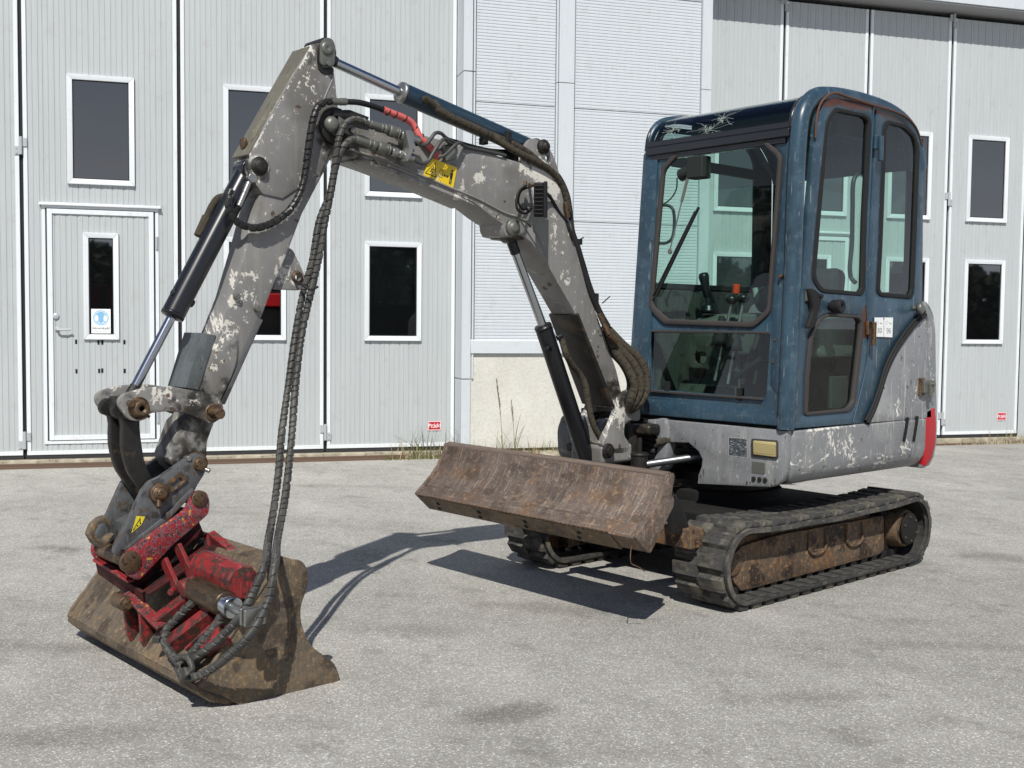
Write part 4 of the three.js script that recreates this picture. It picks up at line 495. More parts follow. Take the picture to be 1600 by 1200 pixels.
{
  const P = (p) => [...p, ZB], a = P([2.868,1.975]), b = P([3.194,1.388]), c = P([3.35,1.107]), d = P([3.394,1.037]), C = cylinder('bucket_cylinder', PM.gloss, [a, b, c, d], 0.047, 0.0185, { gland: PM.gloss });
  const dir = V(...b).sub(V(...a)).normalize(), o = (t, k, z) => V(...a).addScaledVector(dir, t).addScaledVector(V(-dir.y, dir.x, 0), k).add(V(0, 0, z)).toArray();
  add('port', [rod(o(0.04, 0, -0.03), o(0.04, 0, -0.075), 0.013), rod(o(0.06, 0, -0.066), o(0.11, -0.004, -0.066), 0.0135, 6), rod(o(0.11, -0.004, -0.066), o(0.17, -0.008, -0.066), 0.012)], PM.steel, C);
  add('port_cap', [rod(o(0.04, 0, -0.072), o(0.04, 0, -0.082), 0.02)], PM.steel, C);
  const far = (t, k) => o(t, k, 0.03); const s = far(0.2, 0.06)[0] > far(0.2, -0.06)[0] ? 1 : -1;
  add('rear_fitting', [pipe([far(0.14, 0.03 * s), far(0.16, 0.046 * s), far(0.2, 0.052 * s), far(0.25, 0.05 * s)], 0.015, 24), rod(far(0.25, 0.05 * s), far(0.34, 0.044 * s), 0.02)], PM.sleeve, C);
  add('clip', rod(o(0.6, -0.05, -0.01), o(0.6, 0.05, -0.01), 0.016), PM.gloss, C);
}
// --- arm
{
  const near = [[2.619,2.505],[2.591,2.528],[2.557,2.539],[2.522,2.524],[2.5,2.495],[2.498,2.412],[2.486,2.344],[2.47,2.268],[2.434,2.234],[2.421,2.198],[2.434,2.155],[2.47,2.116],[2.509,2.057],[2.55,1.983],[2.65,1.811],[2.709,1.671],[2.793,1.492],[2.846,1.366],[3.02,1.036],[3.084,0.88],[3.088,0.798],[3.121,0.75],[3.175,0.739],[3.228,0.784],[3.254,0.828],[3.2,0.963],[3.168,0.991],[3.135,1.091],[3.063,1.283],[3.048,1.308],[2.984,1.455],[2.921,1.65],[2.874,1.808],[2.842,1.88],[2.889,1.928],[2.906,1.98],[2.894,2.022]];
  const A = part('arm', B(ext(near, 0.17, 0.31, 0.012)), PM.boom, 'chipped grey arm');
  add('front_cover', boxUV(ext([[2.613,2.511],[2.898,2.029],[2.905,2.034],[2.619,2.513]], 0.172, 0.305, 0.001), 0.8), PM.dirtyGrey, A);
  add('edge_weld', pipe([[2.617,2.502,0.168],[2.721,2.339,0.168],[2.816,2.175,0.168],[2.892,2.038,0.168]], 0.0045, 40, 6), PM.boom, A);
  add('front_bolt', rod([...[2.879,2.088,0.24]], [...[2.893,2.087,0.24]], 0.024), PM.pin, A);
  add('inner_plate', B(ext([[2.619,2.505],[2.898,2.037],[2.903,1.98],[2.883,1.928],[2.842,1.88],[2.75,1.869],[2.566,1.992],[2.47,2.192],[2.499,2.412],[2.557,2.539]], 0.163, 0.1695, 0.002)), PM.boom, A);
  add('top_tube', rod([...[2.535,2.534], 0.175], [...[2.535,2.534], 0.305], 0.03), PM.grease, A);
  const tp = [2.547,2.511]; add('pin_keeper', [ext(roundPoly([[2.576,2.533],[2.547,2.559],[2.516,2.554],[2.503,2.524],[2.509,2.443],[2.579,2.437]], 0.02), 0.145, 0.16, 0.003)], PM.zincGrey, A);
  add('keeper_pin', [lathe([...tp, 0.15], [...tp, 0.12], [[0, 0], [0.029, 0], [0.028, 0.01], [0.018, 0.014], [0.012, 0.014], [0.0, 0.008]]), rod([...[2.544,2.447], 0.146], [...[2.544,2.447], 0.132], 0.011, 6), rod([...tp, 0.3], [...tp, 0.34], 0.03)], PM.zincGrey, A);
  add('grease_patch', [B(ext(smooth([[2.582,2.509],[2.569,2.53],[2.579,2.457],[2.557,2.431],[2.509,2.441],[2.506,2.415],[2.547,2.406],[2.579,2.422]], 3), 0.158, 0.164, 0.002))], PM.grease, A);
  const cb = [2.859,1.989]; add('pivot_boss', lathe([...cb, 0.172], [...cb, 0.13], [[0, 0], [0.042, 0], [0.043, 0.012], [0.036, 0.018], [0.026, 0.018], [0.027, 0.03], [0.018, 0.038], [0, 0.038]]), PM.grease, A);
  add('boss_ring', B(lathe([...cb, 0.172], [...cb, 0.15], [[0.03, 0], [0.052, 0], [0.05, 0.012], [0.036, 0.016]])), PM.boom, A);
  add('front_plate', boxUV(ext([[3.11,1.313],[3.05,1.305],[3.125,1.085],[3.182,1.099]], 0.165, 0.325, 0.004), 0.6), PM.plateGrey, A);
  add('side_plate', B(ext(smooth([[3.057,1.25],[3.016,1.293],[2.982,1.308],[2.962,1.288],[2.962,1.21],[2.988,1.133],[3.011,1.088],[3.045,1.042],[3.105,1.08],[3.11,1.111]], 4), 0.158, 0.172, 0.004)), PM.boom, A);
  add('back_strip', B(ext([[2.843,1.366],[2.855,1.371],[3.031,1.037],[3.014,1.026]], 0.16, 0.32, 0.003)), PM.coupler, A);
  const lug = [2.654,1.549]; add('lifting_lug', [B(ext(roundPoly([[2.7,1.674],[2.673,1.665],[2.623,1.575],[2.598,1.516],[2.639,1.493],[2.77,1.495]], 0.02), 0.21, 0.232, 0.004, [circ(...lug, 0.014)]))], PM.boom, A);
  add('lug_ring', lathe([...lug, 0.236], [...lug, 0.2], [[0.015, 0], [0.026, 0], [0.026, 0.032], [0.02, 0.035], [0.015, 0.035]]), PM.pin, A);
  add('tie_hook', pipe([[2.672,1.538,0.2],[2.672,1.526,0.17],[2.671,1.507,0.12],[2.653,1.494,0.1],[2.619,1.508,0.1]], 0.005), PM.matt, A);
  for (const q of [[2.961,1.46], [2.869,1.413]]) add('grease_nipple', rod([...q, 0.172], [...q, 0.15], 0.014, 6), PM.zincGrey, A);
  add('corner_seam', pipe([[2.503,2.4,0.165],[2.525,2.354,0.165],[2.544,2.314,0.165],[2.556,2.288,0.165]], 0.005, 16, 6), PM.boom, A);
  const eb = [3.145,0.799]; add('end_boss', [lathe([...eb, 0.17], [...eb, 0.1], [[0, 0], [0.045, 0], [0.045, 0.03], [0.04, 0.038], [0.028, 0.04], [0.026, 0.06], [0.02, 0.066], [0, 0.066]])], PM.pin, A);
  add('boss_bolt', [rod([...[3.189,0.824], 0.15], [...[3.189,0.824], 0.12], 0.012, 6), rod([...[3.129,0.781], 0.12], [...[3.113,0.772], 0.1], 0.01, 6)], PM.steel, A);
}
// --- linkage between cylinder, arm and coupler
{
  const lk = [[3.464,1.07],[3.447,1.084],[3.42,1.093],[3.355,1.105],[3.252,1.105],[3.184,1.092],[3.095,1.073],[3.054,1.05],[3.041,1.009],[3.054,0.981],[3.085,0.957],[3.115,0.959],[3.136,0.975],[3.185,0.995],[3.253,1.011],[3.31,1.011],[3.348,1.005],[3.356,0.991],[3.393,0.981],[3.424,0.989],[3.452,1.02],[3.467,1.046]];
  for (const [a, b] of [[0.12, 0.142], [0.338, 0.36]]) part('guide_link', B(ext(smooth(lk, 3), a, b, 0.004)), PM.boom);
  const p1 = [3.39,1.03], p2 = [3.086,0.999];
  part('link_pin', [lathe([...p1, 0.13], [...p1, 0.07], [[0, 0], [0.043, 0], [0.043, 0.01], [0.034, 0.014], [0.031, 0.04], [0.027, 0.046], [0.012, 0.046], [0.01, 0.03], [0, 0.03]]), rod([...p1, 0.1], [...p1, 0.38], 0.026), rod([...[3.43,1.05], 0.11], [...[3.43,1.05], 0.085], 0.013), rod([...[3.371,1.006], 0.11], [...[3.356,0.996], 0.1], 0.006)], PM.pin);
  part('link_pin', [rod([...p2, 0.06], [...p2, 0.38], 0.022), lathe([...p2, 0.13], [...p2, 0.1], [[0, 0], [0.038, 0], [0.036, 0.012], [0.03, 0.014], [0, 0.014]])], PM.pin);
  const cv = [[3.472,1.025],[3.452,1.056],[3.417,1.057],[3.383,1.041],[3.36,1.008],[3.366,0.974],[3.359,0.886],[3.342,0.803],[3.316,0.752],[3.257,0.704],[3.242,0.675],[3.268,0.652],[3.299,0.655],[3.345,0.685],[3.388,0.748],[3.411,0.787],[3.434,0.881],[3.437,0.988],[3.462,1.001]];
  const T = part('tipping_link', [ext(smooth(cv, 3), 0.165, 0.2, 0.005), ext(smooth(cv, 3), 0.28, 0.315, 0.005), ext([[3.408,0.996],[3.363,0.994],[3.359,0.882],[3.339,0.794],[3.299,0.711],[3.337,0.715],[3.38,0.785],[3.399,0.873]], 0.19, 0.29, 0.003)], PM.grease);
  add('cross_tube', rod([...[3.399,1.021], 0.145], [...[3.399,1.021], 0.335], 0.045), PM.grease, T);
}
// --- quick coupler
{
  const cp = [[3.183,0.834],[3.156,0.843],[3.124,0.83],[3.108,0.796],[3.124,0.754],[3.151,0.717],[3.165,0.692],[3.279,0.586],[3.369,0.529],[3.425,0.487],[3.452,0.476],[3.489,0.488],[3.481,0.524],[3.431,0.603],[3.4,0.666],[3.374,0.719],[3.349,0.747],[3.304,0.762],[3.239,0.8]];
  const Cq = part('quick_coupler', [ext(roundPoly(cp, 0.012), 0.125, 0.155, 0.004), ext(roundPoly(cp, 0.012), 0.325, 0.355, 0.004), ext([[3.402,0.577],[3.31,0.617],[3.139,0.715],[3.161,0.678],[3.31,0.537],[3.403,0.483]], 0.15, 0.33, 0.004)].map((g) => boxUV(g, 0.7)), PM.coupler, 'dark grey quick coupler');
  const q = [3.313,0.701]; add('coupler_pin', [lathe([...q, 0.13], [...q, 0.07], [[0, 0], [0.039, 0], [0.039, 0.02], [0.034, 0.026], [0.024, 0.026], [0.022, 0.04], [0.016, 0.046], [0, 0.046]]), rod([...q, 0.1], [...q, 0.38], 0.026), rod([...[3.323,0.676], 0.1], [...[3.332,0.652], 0.08], 0.01, 6)], PM.pin, Cq);
  add('slot_plate', B(ext([[3.293,0.73],[3.222,0.778],[3.194,0.741],[3.273,0.693]], 0.115, 0.127, 0.003, [[[3.267,0.73],[3.228,0.756],[3.215,0.74],[3.252,0.711]]])), PM.pin, Cq);
  add('rib', boxUV(ext([[3.461,0.503],[3.31,0.598],[3.178,0.709],[3.167,0.693],[3.297,0.577],[3.437,0.486]], 0.112, 0.127, 0.004), 0.7), PM.coupler, Cq);
  const hk = [[3.483,0.587],[3.487,0.612],[3.504,0.628],[3.528,0.623],[3.557,0.601],[3.571,0.565],[3.553,0.529],[3.517,0.506],[3.493,0.517],[3.471,0.557],[3.49,0.555],[3.51,0.538],[3.534,0.546],[3.543,0.571],[3.528,0.597],[3.504,0.604]];
  add('hook', ext(hk, 0.16, 0.2, 0.008), PM.bucket, Cq);
  const T_tri = canvasTex(128, 128, (g) => { g.fillStyle = '#d8c832'; g.fillRect(0, 0, 128, 128); g.strokeStyle = '#22200f'; g.lineWidth = 12; g.beginPath(); g.moveTo(64, 18); g.lineTo(16, 104); g.lineTo(112, 104); g.closePath(); g.stroke(); g.beginPath(); g.moveTo(50, 66); g.lineTo(70, 90); g.stroke(); });
  const W = [[3.422,0.559],[3.382,0.586],[3.367,0.616],[3.402,0.622]], wg = new THREE.BufferGeometry(); wg.setAttribute('position', new THREE.Float32BufferAttribute([0, 1, 2, 0, 2, 3].flatMap((i) => [...W[i], 0.1225]), 3)); wg.setAttribute('uv', new THREE.Float32BufferAttribute([0, 0, 1, 0, 1, 1, 0, 0, 1, 1, 0, 1], 2)); wg.computeVertexNormals(); add('warning_sticker', wg, std({ map: T_tri, roughness: 0.5 }), Cq);
}
// --- red tilt frame
{
  const rp = roundPoly([[3.196,0.676],[3.177,0.697],[3.153,0.701],[3.129,0.687],[3.118,0.648],[3.126,0.603],[3.276,0.498],[3.409,0.381],[3.448,0.403],[3.475,0.451],[3.469,0.488],[3.437,0.506],[3.319,0.575],[3.222,0.629]], 0.016);
  const F = part('tilt_frame', [ext(rp, 0.085, 0.11, 0.004), ext(rp, 0.37, 0.395, 0.004)].map((g) => boxUV(g, 0.35)), PM.redWorn, 'red tilt frame with flaking paint');
  for (const z of [0.08]) { add('end_boss', [lathe([...[3.166,0.67], 0.09], [...[3.166,0.67], 0.07], [[0, 0], [0.032, 0], [0.03, 0.012], [0, 0.012]]), lathe([...[3.444,0.459], 0.09], [...[3.444,0.459], 0.07], [[0, 0], [0.042, 0], [0.04, 0.012], [0, 0.012]])], PM.pin, F); }
  add('hitch_pin', rod([...[3.433,0.459], 0.1], [...[3.433,0.459], 0.38], 0.032), PM.pin, F); add('hitch_pin', rod([...[3.158,0.662], 0.1], [...[3.158,0.662], 0.38], 0.026), PM.pin, F);
  add('body_plate', [ext([[3.406,0.385],[3.382,0.308],[3.362,0.292],[3.289,0.368],[3.13,0.485],[3.08,0.489],[3.126,0.603],[3.276,0.498]], 0.2, 0.38, 0.006)].map((g) => boxUV(g, 0.6)), PM.dullRed, F);
  add('under_plate', boxUV(bar([...[3.383,0.329,0.12]], [...[3.098,0.472,0.12]], 0.012, 0.12, V(0, 0, 1)), 0.5), PM.dullRed, F);
  add('front_plate', [bar([...[3.455,0.397,0.37]], [...[3.382,0.305,0.1]], 0.012, 0.075, V(0.4, 1, 0))].map((g) => boxUV(g, 0.5)), PM.dullRed, F);
  add('front_rim', bar([...[3.46,0.423,0.37]], [...[3.425,0.377,0.12]], 0.03, 0.012, V(0, 1, 0)), PM.red, F);
  add('rib', [bar([...[3.307,0.448,0.095]], [...[3.278,0.327,0.03]], 0.05, 0.016, V(0.8, 0.5, 0.3)), bar([...[3.252,0.496,0.095]], [...[3.223,0.378,0.03]], 0.05, 0.016, V(0.8, 0.5, 0.3)), rod([...[3.301,0.345,0.02]], [...[3.326,0.34,0]], 0.014, 6)].map((g) => boxUV(g, 0.5)), PM.red, F);
}
// --- tilting bucket
{
  const Z0 = -0.40, Z1 = 0.84;
  const side = smooth([[3.102,0.474],[3.058,0.485],[3.026,0.49],[2.999,0.481],[2.977,0.452],[2.972,0.423],[2.982,0.364],[3.001,0.315],[3.002,0.265],[2.985,0.209],[2.955,0.156],[2.908,0.115],[2.863,0.077],[2.843,0.043],[2.834,0.005],[2.86,-0.012],[2.908,-0.024],[2.969,-0.028],[3.085,-0.031],[3.189,-0.022],[3.252,-0.001],[3.321,0.049],[3.382,0.082]].concat([[3.404, 0.10], [3.33, 0.2], [3.25, 0.3], [3.17, 0.4]]), 3);
  const Bk = part('tilting_bucket', [ext(side, Z0, Z0 + 0.022, 0.005), ext(side, Z1 - 0.022, Z1, 0.005), ext([[3.404, 0.1], [3.104, 0.473], [3.03, 0.49], [3.035, 0.475], [3.095, 0.455], [3.382, 0.1]], Z0 + 0.02, Z1 - 0.02, 0.003), ext([[3.41, 0.1], [3.408, 0.075], [3.36, 0.03], [3.29, 0.004], [3.2, 0], [2.83, 0.002], [2.83, 0.018], [3.2, 0.02], [3.28, 0.024], [3.35, 0.05], [3.385, 0.1]], Z0 + 0.02, Z1 - 0.02, 0.003)].map((g) => boxUV(g, 0.8)), PM.bucket, 'brown rusty tilting bucket lying on the asphalt');
  add('cutting_lip', ext([[2.9, 0.0], [2.835, 0.003], [2.835, 0.014], [2.9, 0.03]], Z0 + 0.03, Z1, 0.002), PM.bucket, Bk);
  add('corner_weld', pipe([[3.404, 0.1, Z0 + 0.004], [3.33, 0.2, Z0 + 0.004], [3.25, 0.3, Z0 + 0.004], [3.17, 0.4, Z0 + 0.004], [3.104, 0.473, Z0 + 0.004]], 0.009, 30, 8), PM.bucket, Bk);
  const strap = (a, b, w, h, m) => bar(a, b, w, h, V(0.777, 0.63, 0));
  const strapB = (p, q, off, w, h) => { const A0 = V(...p), B0 = V(...q); return bar(A0, B0, w, h, V(0.777, 0.63, 0)); };
  add('pivot_ear', boxUV(ext(roundPoly([[3.423,0.291],[3.393,0.298],[3.358,0.205],[3.358,0.14],[3.387,0.115],[3.407,0.146]], 0.012), 0.2, 0.222, 0.003), 0.5), PM.red, Bk);
  add('pivot_ear', boxUV(ext(roundPoly([[3.405,0.255],[3.322,0.179],[3.343,0.131],[3.383,0.116],[3.401,0.146]], 0.008), 0.09, 0.108, 0.003), 0.5), PM.red, Bk);
  add('pivot_strap', boxUV(bar([3.418,0.322,0.174], [3.357,0.213,0.004], 0.045, 0.014, V(0.2, 1, -0.4)), 0.4), PM.dirtyRed, Bk);
  { const q = V(...[3.433,0.287,0.175]); add('pivot_pin', [rod(q.clone().add(V(0, 0, -0.035)), q.clone().add(V(0, 0, 0.06)), 0.03), rod(q.clone().add(V(0, 0, -0.05)), q.clone().add(V(0, 0, -0.02)), 0.019)], PM.pin, Bk); }
  for (const [a1, b1, w1] of [[[3.345,0.221,0.049], [3.266,0.319,-0.056], 0.05], [[3.379,0.178,-0.124], [3.277,0.305,-0.253], 0.055], [[3.357,0.206,-0.351], [3.31,0.264,-0.404], 0.05]]) add('red_strap', boxUV(bar(a1, b1, w1, 0.06, V(0.777, 0.63, 0)), 0.5), PM.red, Bk);
  for (const [a1, b1] of [[[3.372,0.195,-0.077], [3.286,0.302,-0.16]], [[3.381,0.184,-0.292], [3.295,0.291,-0.365]]]) add('red_fin', boxUV(bar(a1, b1, 0.012, 0.075, V(0.777, 0.63, 0)), 0.5), PM.red, Bk);
  const t0 = V(...[3.203,0.429,-0.025]), t1 = t0.clone().add(V(0.01, -0.004, -0.33)), tl = t0.distanceTo(t1);
  add('axle_housing', boxUV(toCreasedNormals(lathe(t0, t1, [[0, 0], [0.058, 0.0], [0.064, 0.008], [0.064, tl - 0.01], [0.058, tl], [0, tl]], 10), 0.3), 0.5), PM.red, Bk);
  add('rear_bracket', boxUV(bar([...[3.095,0.508,0.12]], [...[3.071,0.445,-0.05]], 0.03, 0.05, V(0.4, 1, 0)), 0.5), PM.red, Bk);
  add('rear_bracket', boxUV(ext(roundPoly([[3.114,0.524],[3.076,0.514],[3.037,0.437],[3.066,0.394],[3.115,0.422]], 0.02), 0.12, 0.15, 0.004), 0.5), PM.red, Bk);
  const a = V(...[3.291,0.375,-0.141]), ab = V(0.0, -0.012, -0.235), b = a.clone().add(ab), c = b.clone().addScaledVector(ab, 0.22), d = c.clone().addScaledVector(ab, 0.5);
  const TC = part('tilt_cylinder', [rod(a, b, 0.048, 28, 0.2), rod(a.clone().add(V(0, 0, 0.05)), a, 0.03)], PM.wornSteel);
  add('gland', rod(b, c, 0.04), PM.chrome, TC); add('rod', rod(c, d, 0.018), PM.steel, TC); add('eye', rod(a.clone().add(V(-0.03, 0.01, 0.06)), a.clone().add(V(0.03, -0.01, 0.06)), 0.034), PM.red, TC); add('rod_clevis', [box6(d.x - 0.05, d.x + 0.03, d.y - 0.03, d.y + 0.03, d.z - 0.02, d.z - 0.008), box6(d.x - 0.05, d.x + 0.03, d.y - 0.03, d.y + 0.03, d.z + 0.008, d.z + 0.02)], PM.steel, TC);
}
// --- hoses
const fan = (pts, o, zz) => pts.map((p, i) => { const e = Math.sin(Math.PI * clamp(i / (pts.length - 1))) ** 0.7, a = pts[Math.max(0, i - 1)], b = pts[Math.min(pts.length - 1, i + 1)], l = Math.hypot(b[0] - a[0], b[1] - a[1]); return [p[0] + (b[1] - a[1]) / l * o * 0.0033 * e, p[1] - (b[0] - a[0]) / l * o * 0.0033 * e, p[2] + zz]; });
{
  part('wrapped_hose', wrapped([...[[2.293,2.197,0.1],[2.353,2.208,0.1],[2.412,2.223,0.1],[2.452,2.22,0.1],[2.484,2.198,0.1],[2.516,2.138,0.1],[2.528,2.03,0.11],[2.544,1.909,0.12],[2.559,1.788,0.14],[2.581,1.639,0.15],[2.619,1.476,0.16],[2.665,1.314,0.15],[2.726,1.103,0.1],[2.786,0.899,0.03],[2.836,0.778,-0.03],[2.889,0.662,-0.09]], ...[[2.984,0.537,-0.2]], ...[[3.205,0.506,-0.557]], ...[[3.238,0.402,-0.57],[3.305,0.318,-0.59]], ...[[3.347,0.242,-0.535],[3.392,0.185,-0.484],[3.423,0.147,-0.427]], ...[[3.439,0.135,-0.383],[3.435,0.141,-0.318]]], 0.0148, 0.031), PM.hose);
  part('wrapped_hose', wrapped([...[[2.415,2.144,0.105],[2.458,2.134,0.1],[2.493,2.105,0.1],[2.518,2.032,0.115],[2.537,1.911,0.135],[2.581,1.788,0.15],[2.603,1.62,0.17],[2.638,1.476,0.19],[2.678,1.314,0.18],[2.742,1.102,0.13],[2.822,0.9,0.05],[2.874,0.78,-0.02],[2.926,0.664,-0.08],[3.011,0.538,-0.18]], ...[[3.213,0.497,-0.496]], ...[[3.25,0.411,-0.486],[3.305,0.343,-0.496]], ...[[3.341,0.266,-0.43],[3.382,0.214,-0.384]], ...[[3.403,0.18,-0.338]]], 0.0148, 0.031), PM.hose);
  part('wrapped_hose', wrapped([...[[3.424,0.153,-0.322],[3.413,0.168,-0.196]], ...[[3.401,0.198,-0.113]], ...[[3.384,0.236,-0.103],[3.357,0.27,-0.119]], ...[[3.334,0.314,-0.156],[3.307,0.348,-0.183]]], 0.0158, 0.031), PM.hose);
  part('wrapped_hose', wrapped([...[[3.42,0.159,-0.293],[3.394,0.192,-0.318]], ...[[3.365,0.244,-0.349],[3.323,0.296,-0.363]], ...[[3.297,0.352,-0.38]]], 0.0158, 0.031), PM.hose);
  part('hose_tie', [pipe([...[[3.434,0.173,-0.283],[3.425,0.185,-0.303],[3.423,0.188,-0.354]], ...[[3.422,0.157,-0.376],[3.442,0.132,-0.349]], ...[[3.428,0.133,-0.27]]], 0.011, 30), bar([3.47,0.136,-0.379], [3.462,0.171,-0.42], 0.012, 0.03, V(0, 1, 0)), bar([3.414,0.199,-0.104], [3.436,0.204,-0.087], 0.02, 0.025, V(0, 1, 0))], PM.hose);
  part('hose_end_sleeve', [rod([3.311,0.343,-0.18], [3.293,0.357,-0.17], 0.02), rod([3.297,0.352,-0.38], [3.284,0.377,-0.378], 0.02)], PM.steel);
  // hose over the arm to the bucket cylinder
  part('wrapped_hose', wrapped([[2.535,2.29,0.12],[2.575,2.278,0.115],[2.607,2.258,0.115],[2.628,2.218,0.115],[2.641,2.152,0.12],[2.653,2.059,0.125],[2.662,1.979,0.13],[2.683,1.903,0.13],[2.726,1.829,0.135],[2.783,1.779,0.14],[2.842,1.749,0.14],[2.9,1.737,0.14],[2.951,1.75,0.15],[2.983,1.779,0.16],[2.994,1.819,0.165],[2.988,1.863,0.17],[2.977,1.885,0.175]], 0.0148, 0.031), PM.hoseDark);
  part('hose_coupling', [rod([...[2.541,2.289,0.12]], [...[2.496,2.292,0.12]], 0.0145), rod([...[2.5,2.292,0.12]], [...[2.468,2.296,0.12]], 0.017, 6)], PM.zincGrey);
  part('black_hose', pipe([[2.471,2.296,0.12],[2.406,2.302,0.12],[2.333,2.3,0.13],[2.251,2.294,0.15]], 0.0125), PM.matt);
  part('pink_sleeve', pipe([[2.258,2.296,0.15],[2.209,2.286,0.15],[2.154,2.276,0.15],[2.104,2.26,0.15],[2.082,2.236,0.145],[2.068,2.202,0.135],[2.047,2.181,0.13],[2.021,2.161,0.125],[1.995,2.147,0.13],[1.973,2.119,0.12],[1.962,2.115,0.12]], 0.0155, 60), PM.pinkSleeve);
  for (const q of [[...[2.23,2.288,0.15]], [...[2.192,2.282,0.15]], [...[2.139,2.272,0.15]], [...[2.085,2.239,0.146]], [...[2.057,2.198,0.135]]]) part('cable_tie', rod([q[0] + 0.002, q[1] + 0.001, q[2]], [q[0] - 0.004, q[1] - 0.002, q[2]], 0.0175, 14), PM.matt);
  const fit = (x0, y0, x1, y1, seg, z) => seg.map(([t0, t1, r, m, n]) => { const f = (t) => [mix(x0[0], x1[0], t), mix(x0[1], x1[1], t), z]; return [rod(f(t0), f(t1), r, n || 20, 0.2), m]; });
  const u0 = [2.363,2.215], u1 = [2.098,2.172], w0 = [2.435,2.141], w1 = [2.13,2.089];
  for (const [p0, p1] of [[u0, u1], [w0, w1]]) {
    const Q = part('quick_connector', fit(p0, 0, p1, 0, [[0.0, 0.22, 0.0155], [0.2, 0.26, 0.02, 0, 6]], 0.095).map((a) => a[0]), PM.zincGrey);
    add('connector_sleeve', fit(p0, 0, p1, 0, [[0.26, 0.34, 0.021], [0.36, 0.5, 0.026], [0.49, 0.53, 0.023], [0.53, 0.56, 0.026]], 0.095).map((a) => a[0]), PM.zincGrey, Q); add('nut', fit(p0, 0, p1, 0, [[0.6, 0.72, 0.023, 0, 6], [0.72, 0.84, 0.018], [0.84, 1.0, 0.0195, 0, 6]], 0.095).map((a) => a[0]), PM.steel, Q);
  }
  part('connector_bracket', [ext(roundPoly([[2.2,2.202],[2.166,2.209],[2.148,2.18],[2.158,2.114],[2.186,2.066],[2.2,2.076],[2.179,2.129]], 0.01), 0.06, 0.13, 0.003), bar([...[2.139,2.149,0.14]], [...[2.155,2.12,0.09]], 0.05, 0.008, V(0, 1, 0))], PM.steel);
  part('steel_pipe', [pipe([[2.112,2.156,0.1],[2.062,2.159,0.1],[2.033,2.185,0.1],[2.004,2.217,0.1],[1.971,2.222,0.105],[1.922,2.206,0.12],[1.853,2.193,0.14]], 0.0085, 50), pipe([[2.13,2.086,0.095],[2.08,2.074,0.095],[2.047,2.086,0.095],[2.022,2.123,0.095],[1.979,2.179,0.095],[1.953,2.197,0.1],[1.903,2.185,0.12],[1.853,2.181,0.14]], 0.0085, 50), pipe([[1.981,2.112,0.11],[1.952,2.123,0.1],[1.923,2.146,0.1],[1.885,2.179,0.1],[1.855,2.192,0.11],[1.792,2.185,0.14],[1.661,2.179,0.146],[1.54,2.171,0.145]], 0.0085, 60)], PM.tubeGrey);
  part('pipe_clamp', bx(0.07, 0.075, 0.02, 0, 0, 0, 0.008).rotateZ(-0.3).translate(...[1.892,2.147,0.138]), PM.zincGrey);
  // bundle along the top and rear edge of the boom
  part('boom_hose', pipe([[1.601,2.255,0.17],[1.515,2.214,0.15],[1.444,2.187,0.14],[1.35,2.162,0.14],[1.271,2.139,0.14],[1.204,2.105,0.145],[1.149,2.052,0.15],[1.12,1.99,0.15],[1.106,1.93,0.15]], 0.018, 70), PM.sleeve);
  part('boom_hose', pipe([[1.803,2.224,0.26],[1.572,2.2,0.25],[1.319,2.208,0.25],[1.214,2.171,0.22],[1.133,2.113,0.2],[1.087,2.018,0.18],[1.072,1.914,0.17],[1.066,1.835,0.16],[1.033,1.752,0.15],[0.989,1.648,0.15],[0.944,1.534,0.145],[0.885,1.435,0.14],[0.851,1.368,0.12]], 0.016, 90), PM.matt);
  part('boom_hose', pipe([[1.074,1.909,0.2],[1.017,1.808,0.2],[0.958,1.701,0.2],[0.898,1.57,0.2],[0.818,1.436,0.2],[0.757,1.351,0.19]], 0.016, 60), PM.matt);
  part('hose_fitting', [rod([...[1.144,1.977,0.13]], [...[1.135,1.942,0.13]], 0.016, 6), rod([...[1.139,1.942,0.13]], [...[1.125,1.901,0.13]], 0.012), rod([...[0.89,1.418,0.13]], [...[0.861,1.362,0.12]], 0.014), rod([...[0.861,1.362,0.12]], [...[0.842,1.308,0.1]], 0.017, 6), rod([...[0.842,1.308,0.1]], [...[0.793,1.268,0.09]], 0.015)], PM.pin);
  part('hose_clamp', [bx(0.03, 0.03, 0.05).translate(...[1.018,1.786,0.17]), bx(0.02, 0.05, 0.03).translate(...[0.875,1.499,0.17])], PM.matt);
  for (const [a, b] of [[[908, 375], [904, 372]], [[941, 474], [952, 463]]]) part('tie_end', rod([...(a[0] < 920 ? [...[1.02,1.798,0.15]] : [...[0.846,1.473,0.15]])], [...(a[0] < 920 ? [...[1.012,1.808,0.13]] : [...[0.809,1.51,0.13]])], 0.003, 6), PM.matt);
  for (let k = 0; k < 8; k++) { const o = (k - 3.5) * 5.4, zz = (k % 3) * 0.03, g = [[0.799,1.335,0.15],[0.73,1.233,0.12],[0.66,1.161,0.09],[0.624,1.085,0.07],[0.617,1.016,0.07],[0.651,0.948,0.08],[0.662,0.898,0.12]]; part('sleeved_hose', pipe(fan(g, o, zz), 0.024 - 0.002 * (k % 3), 60, 12), k % 3 === 1 ? PM.matt : PM.sleeve); }
  part('lower_hose', [pipe([[0.706,0.723,0.25],[0.577,0.8,0.3],[0.39,0.805,0.35],[0.308,0.73,0.3]], 0.02), pipe([[0.732,0.861,0.3],[0.588,0.859,0.34],[0.461,0.837,0.36],[0.395,0.763,0.32]], 0.02), pipe([].length ? [] : [[0.5, 0.72, 0.06], [0.42, 0.74, -0.02], [0.36, 0.7, -0.04], [0.4, 0.66, 0.02]], 0.02)], PM.sleeve);
}
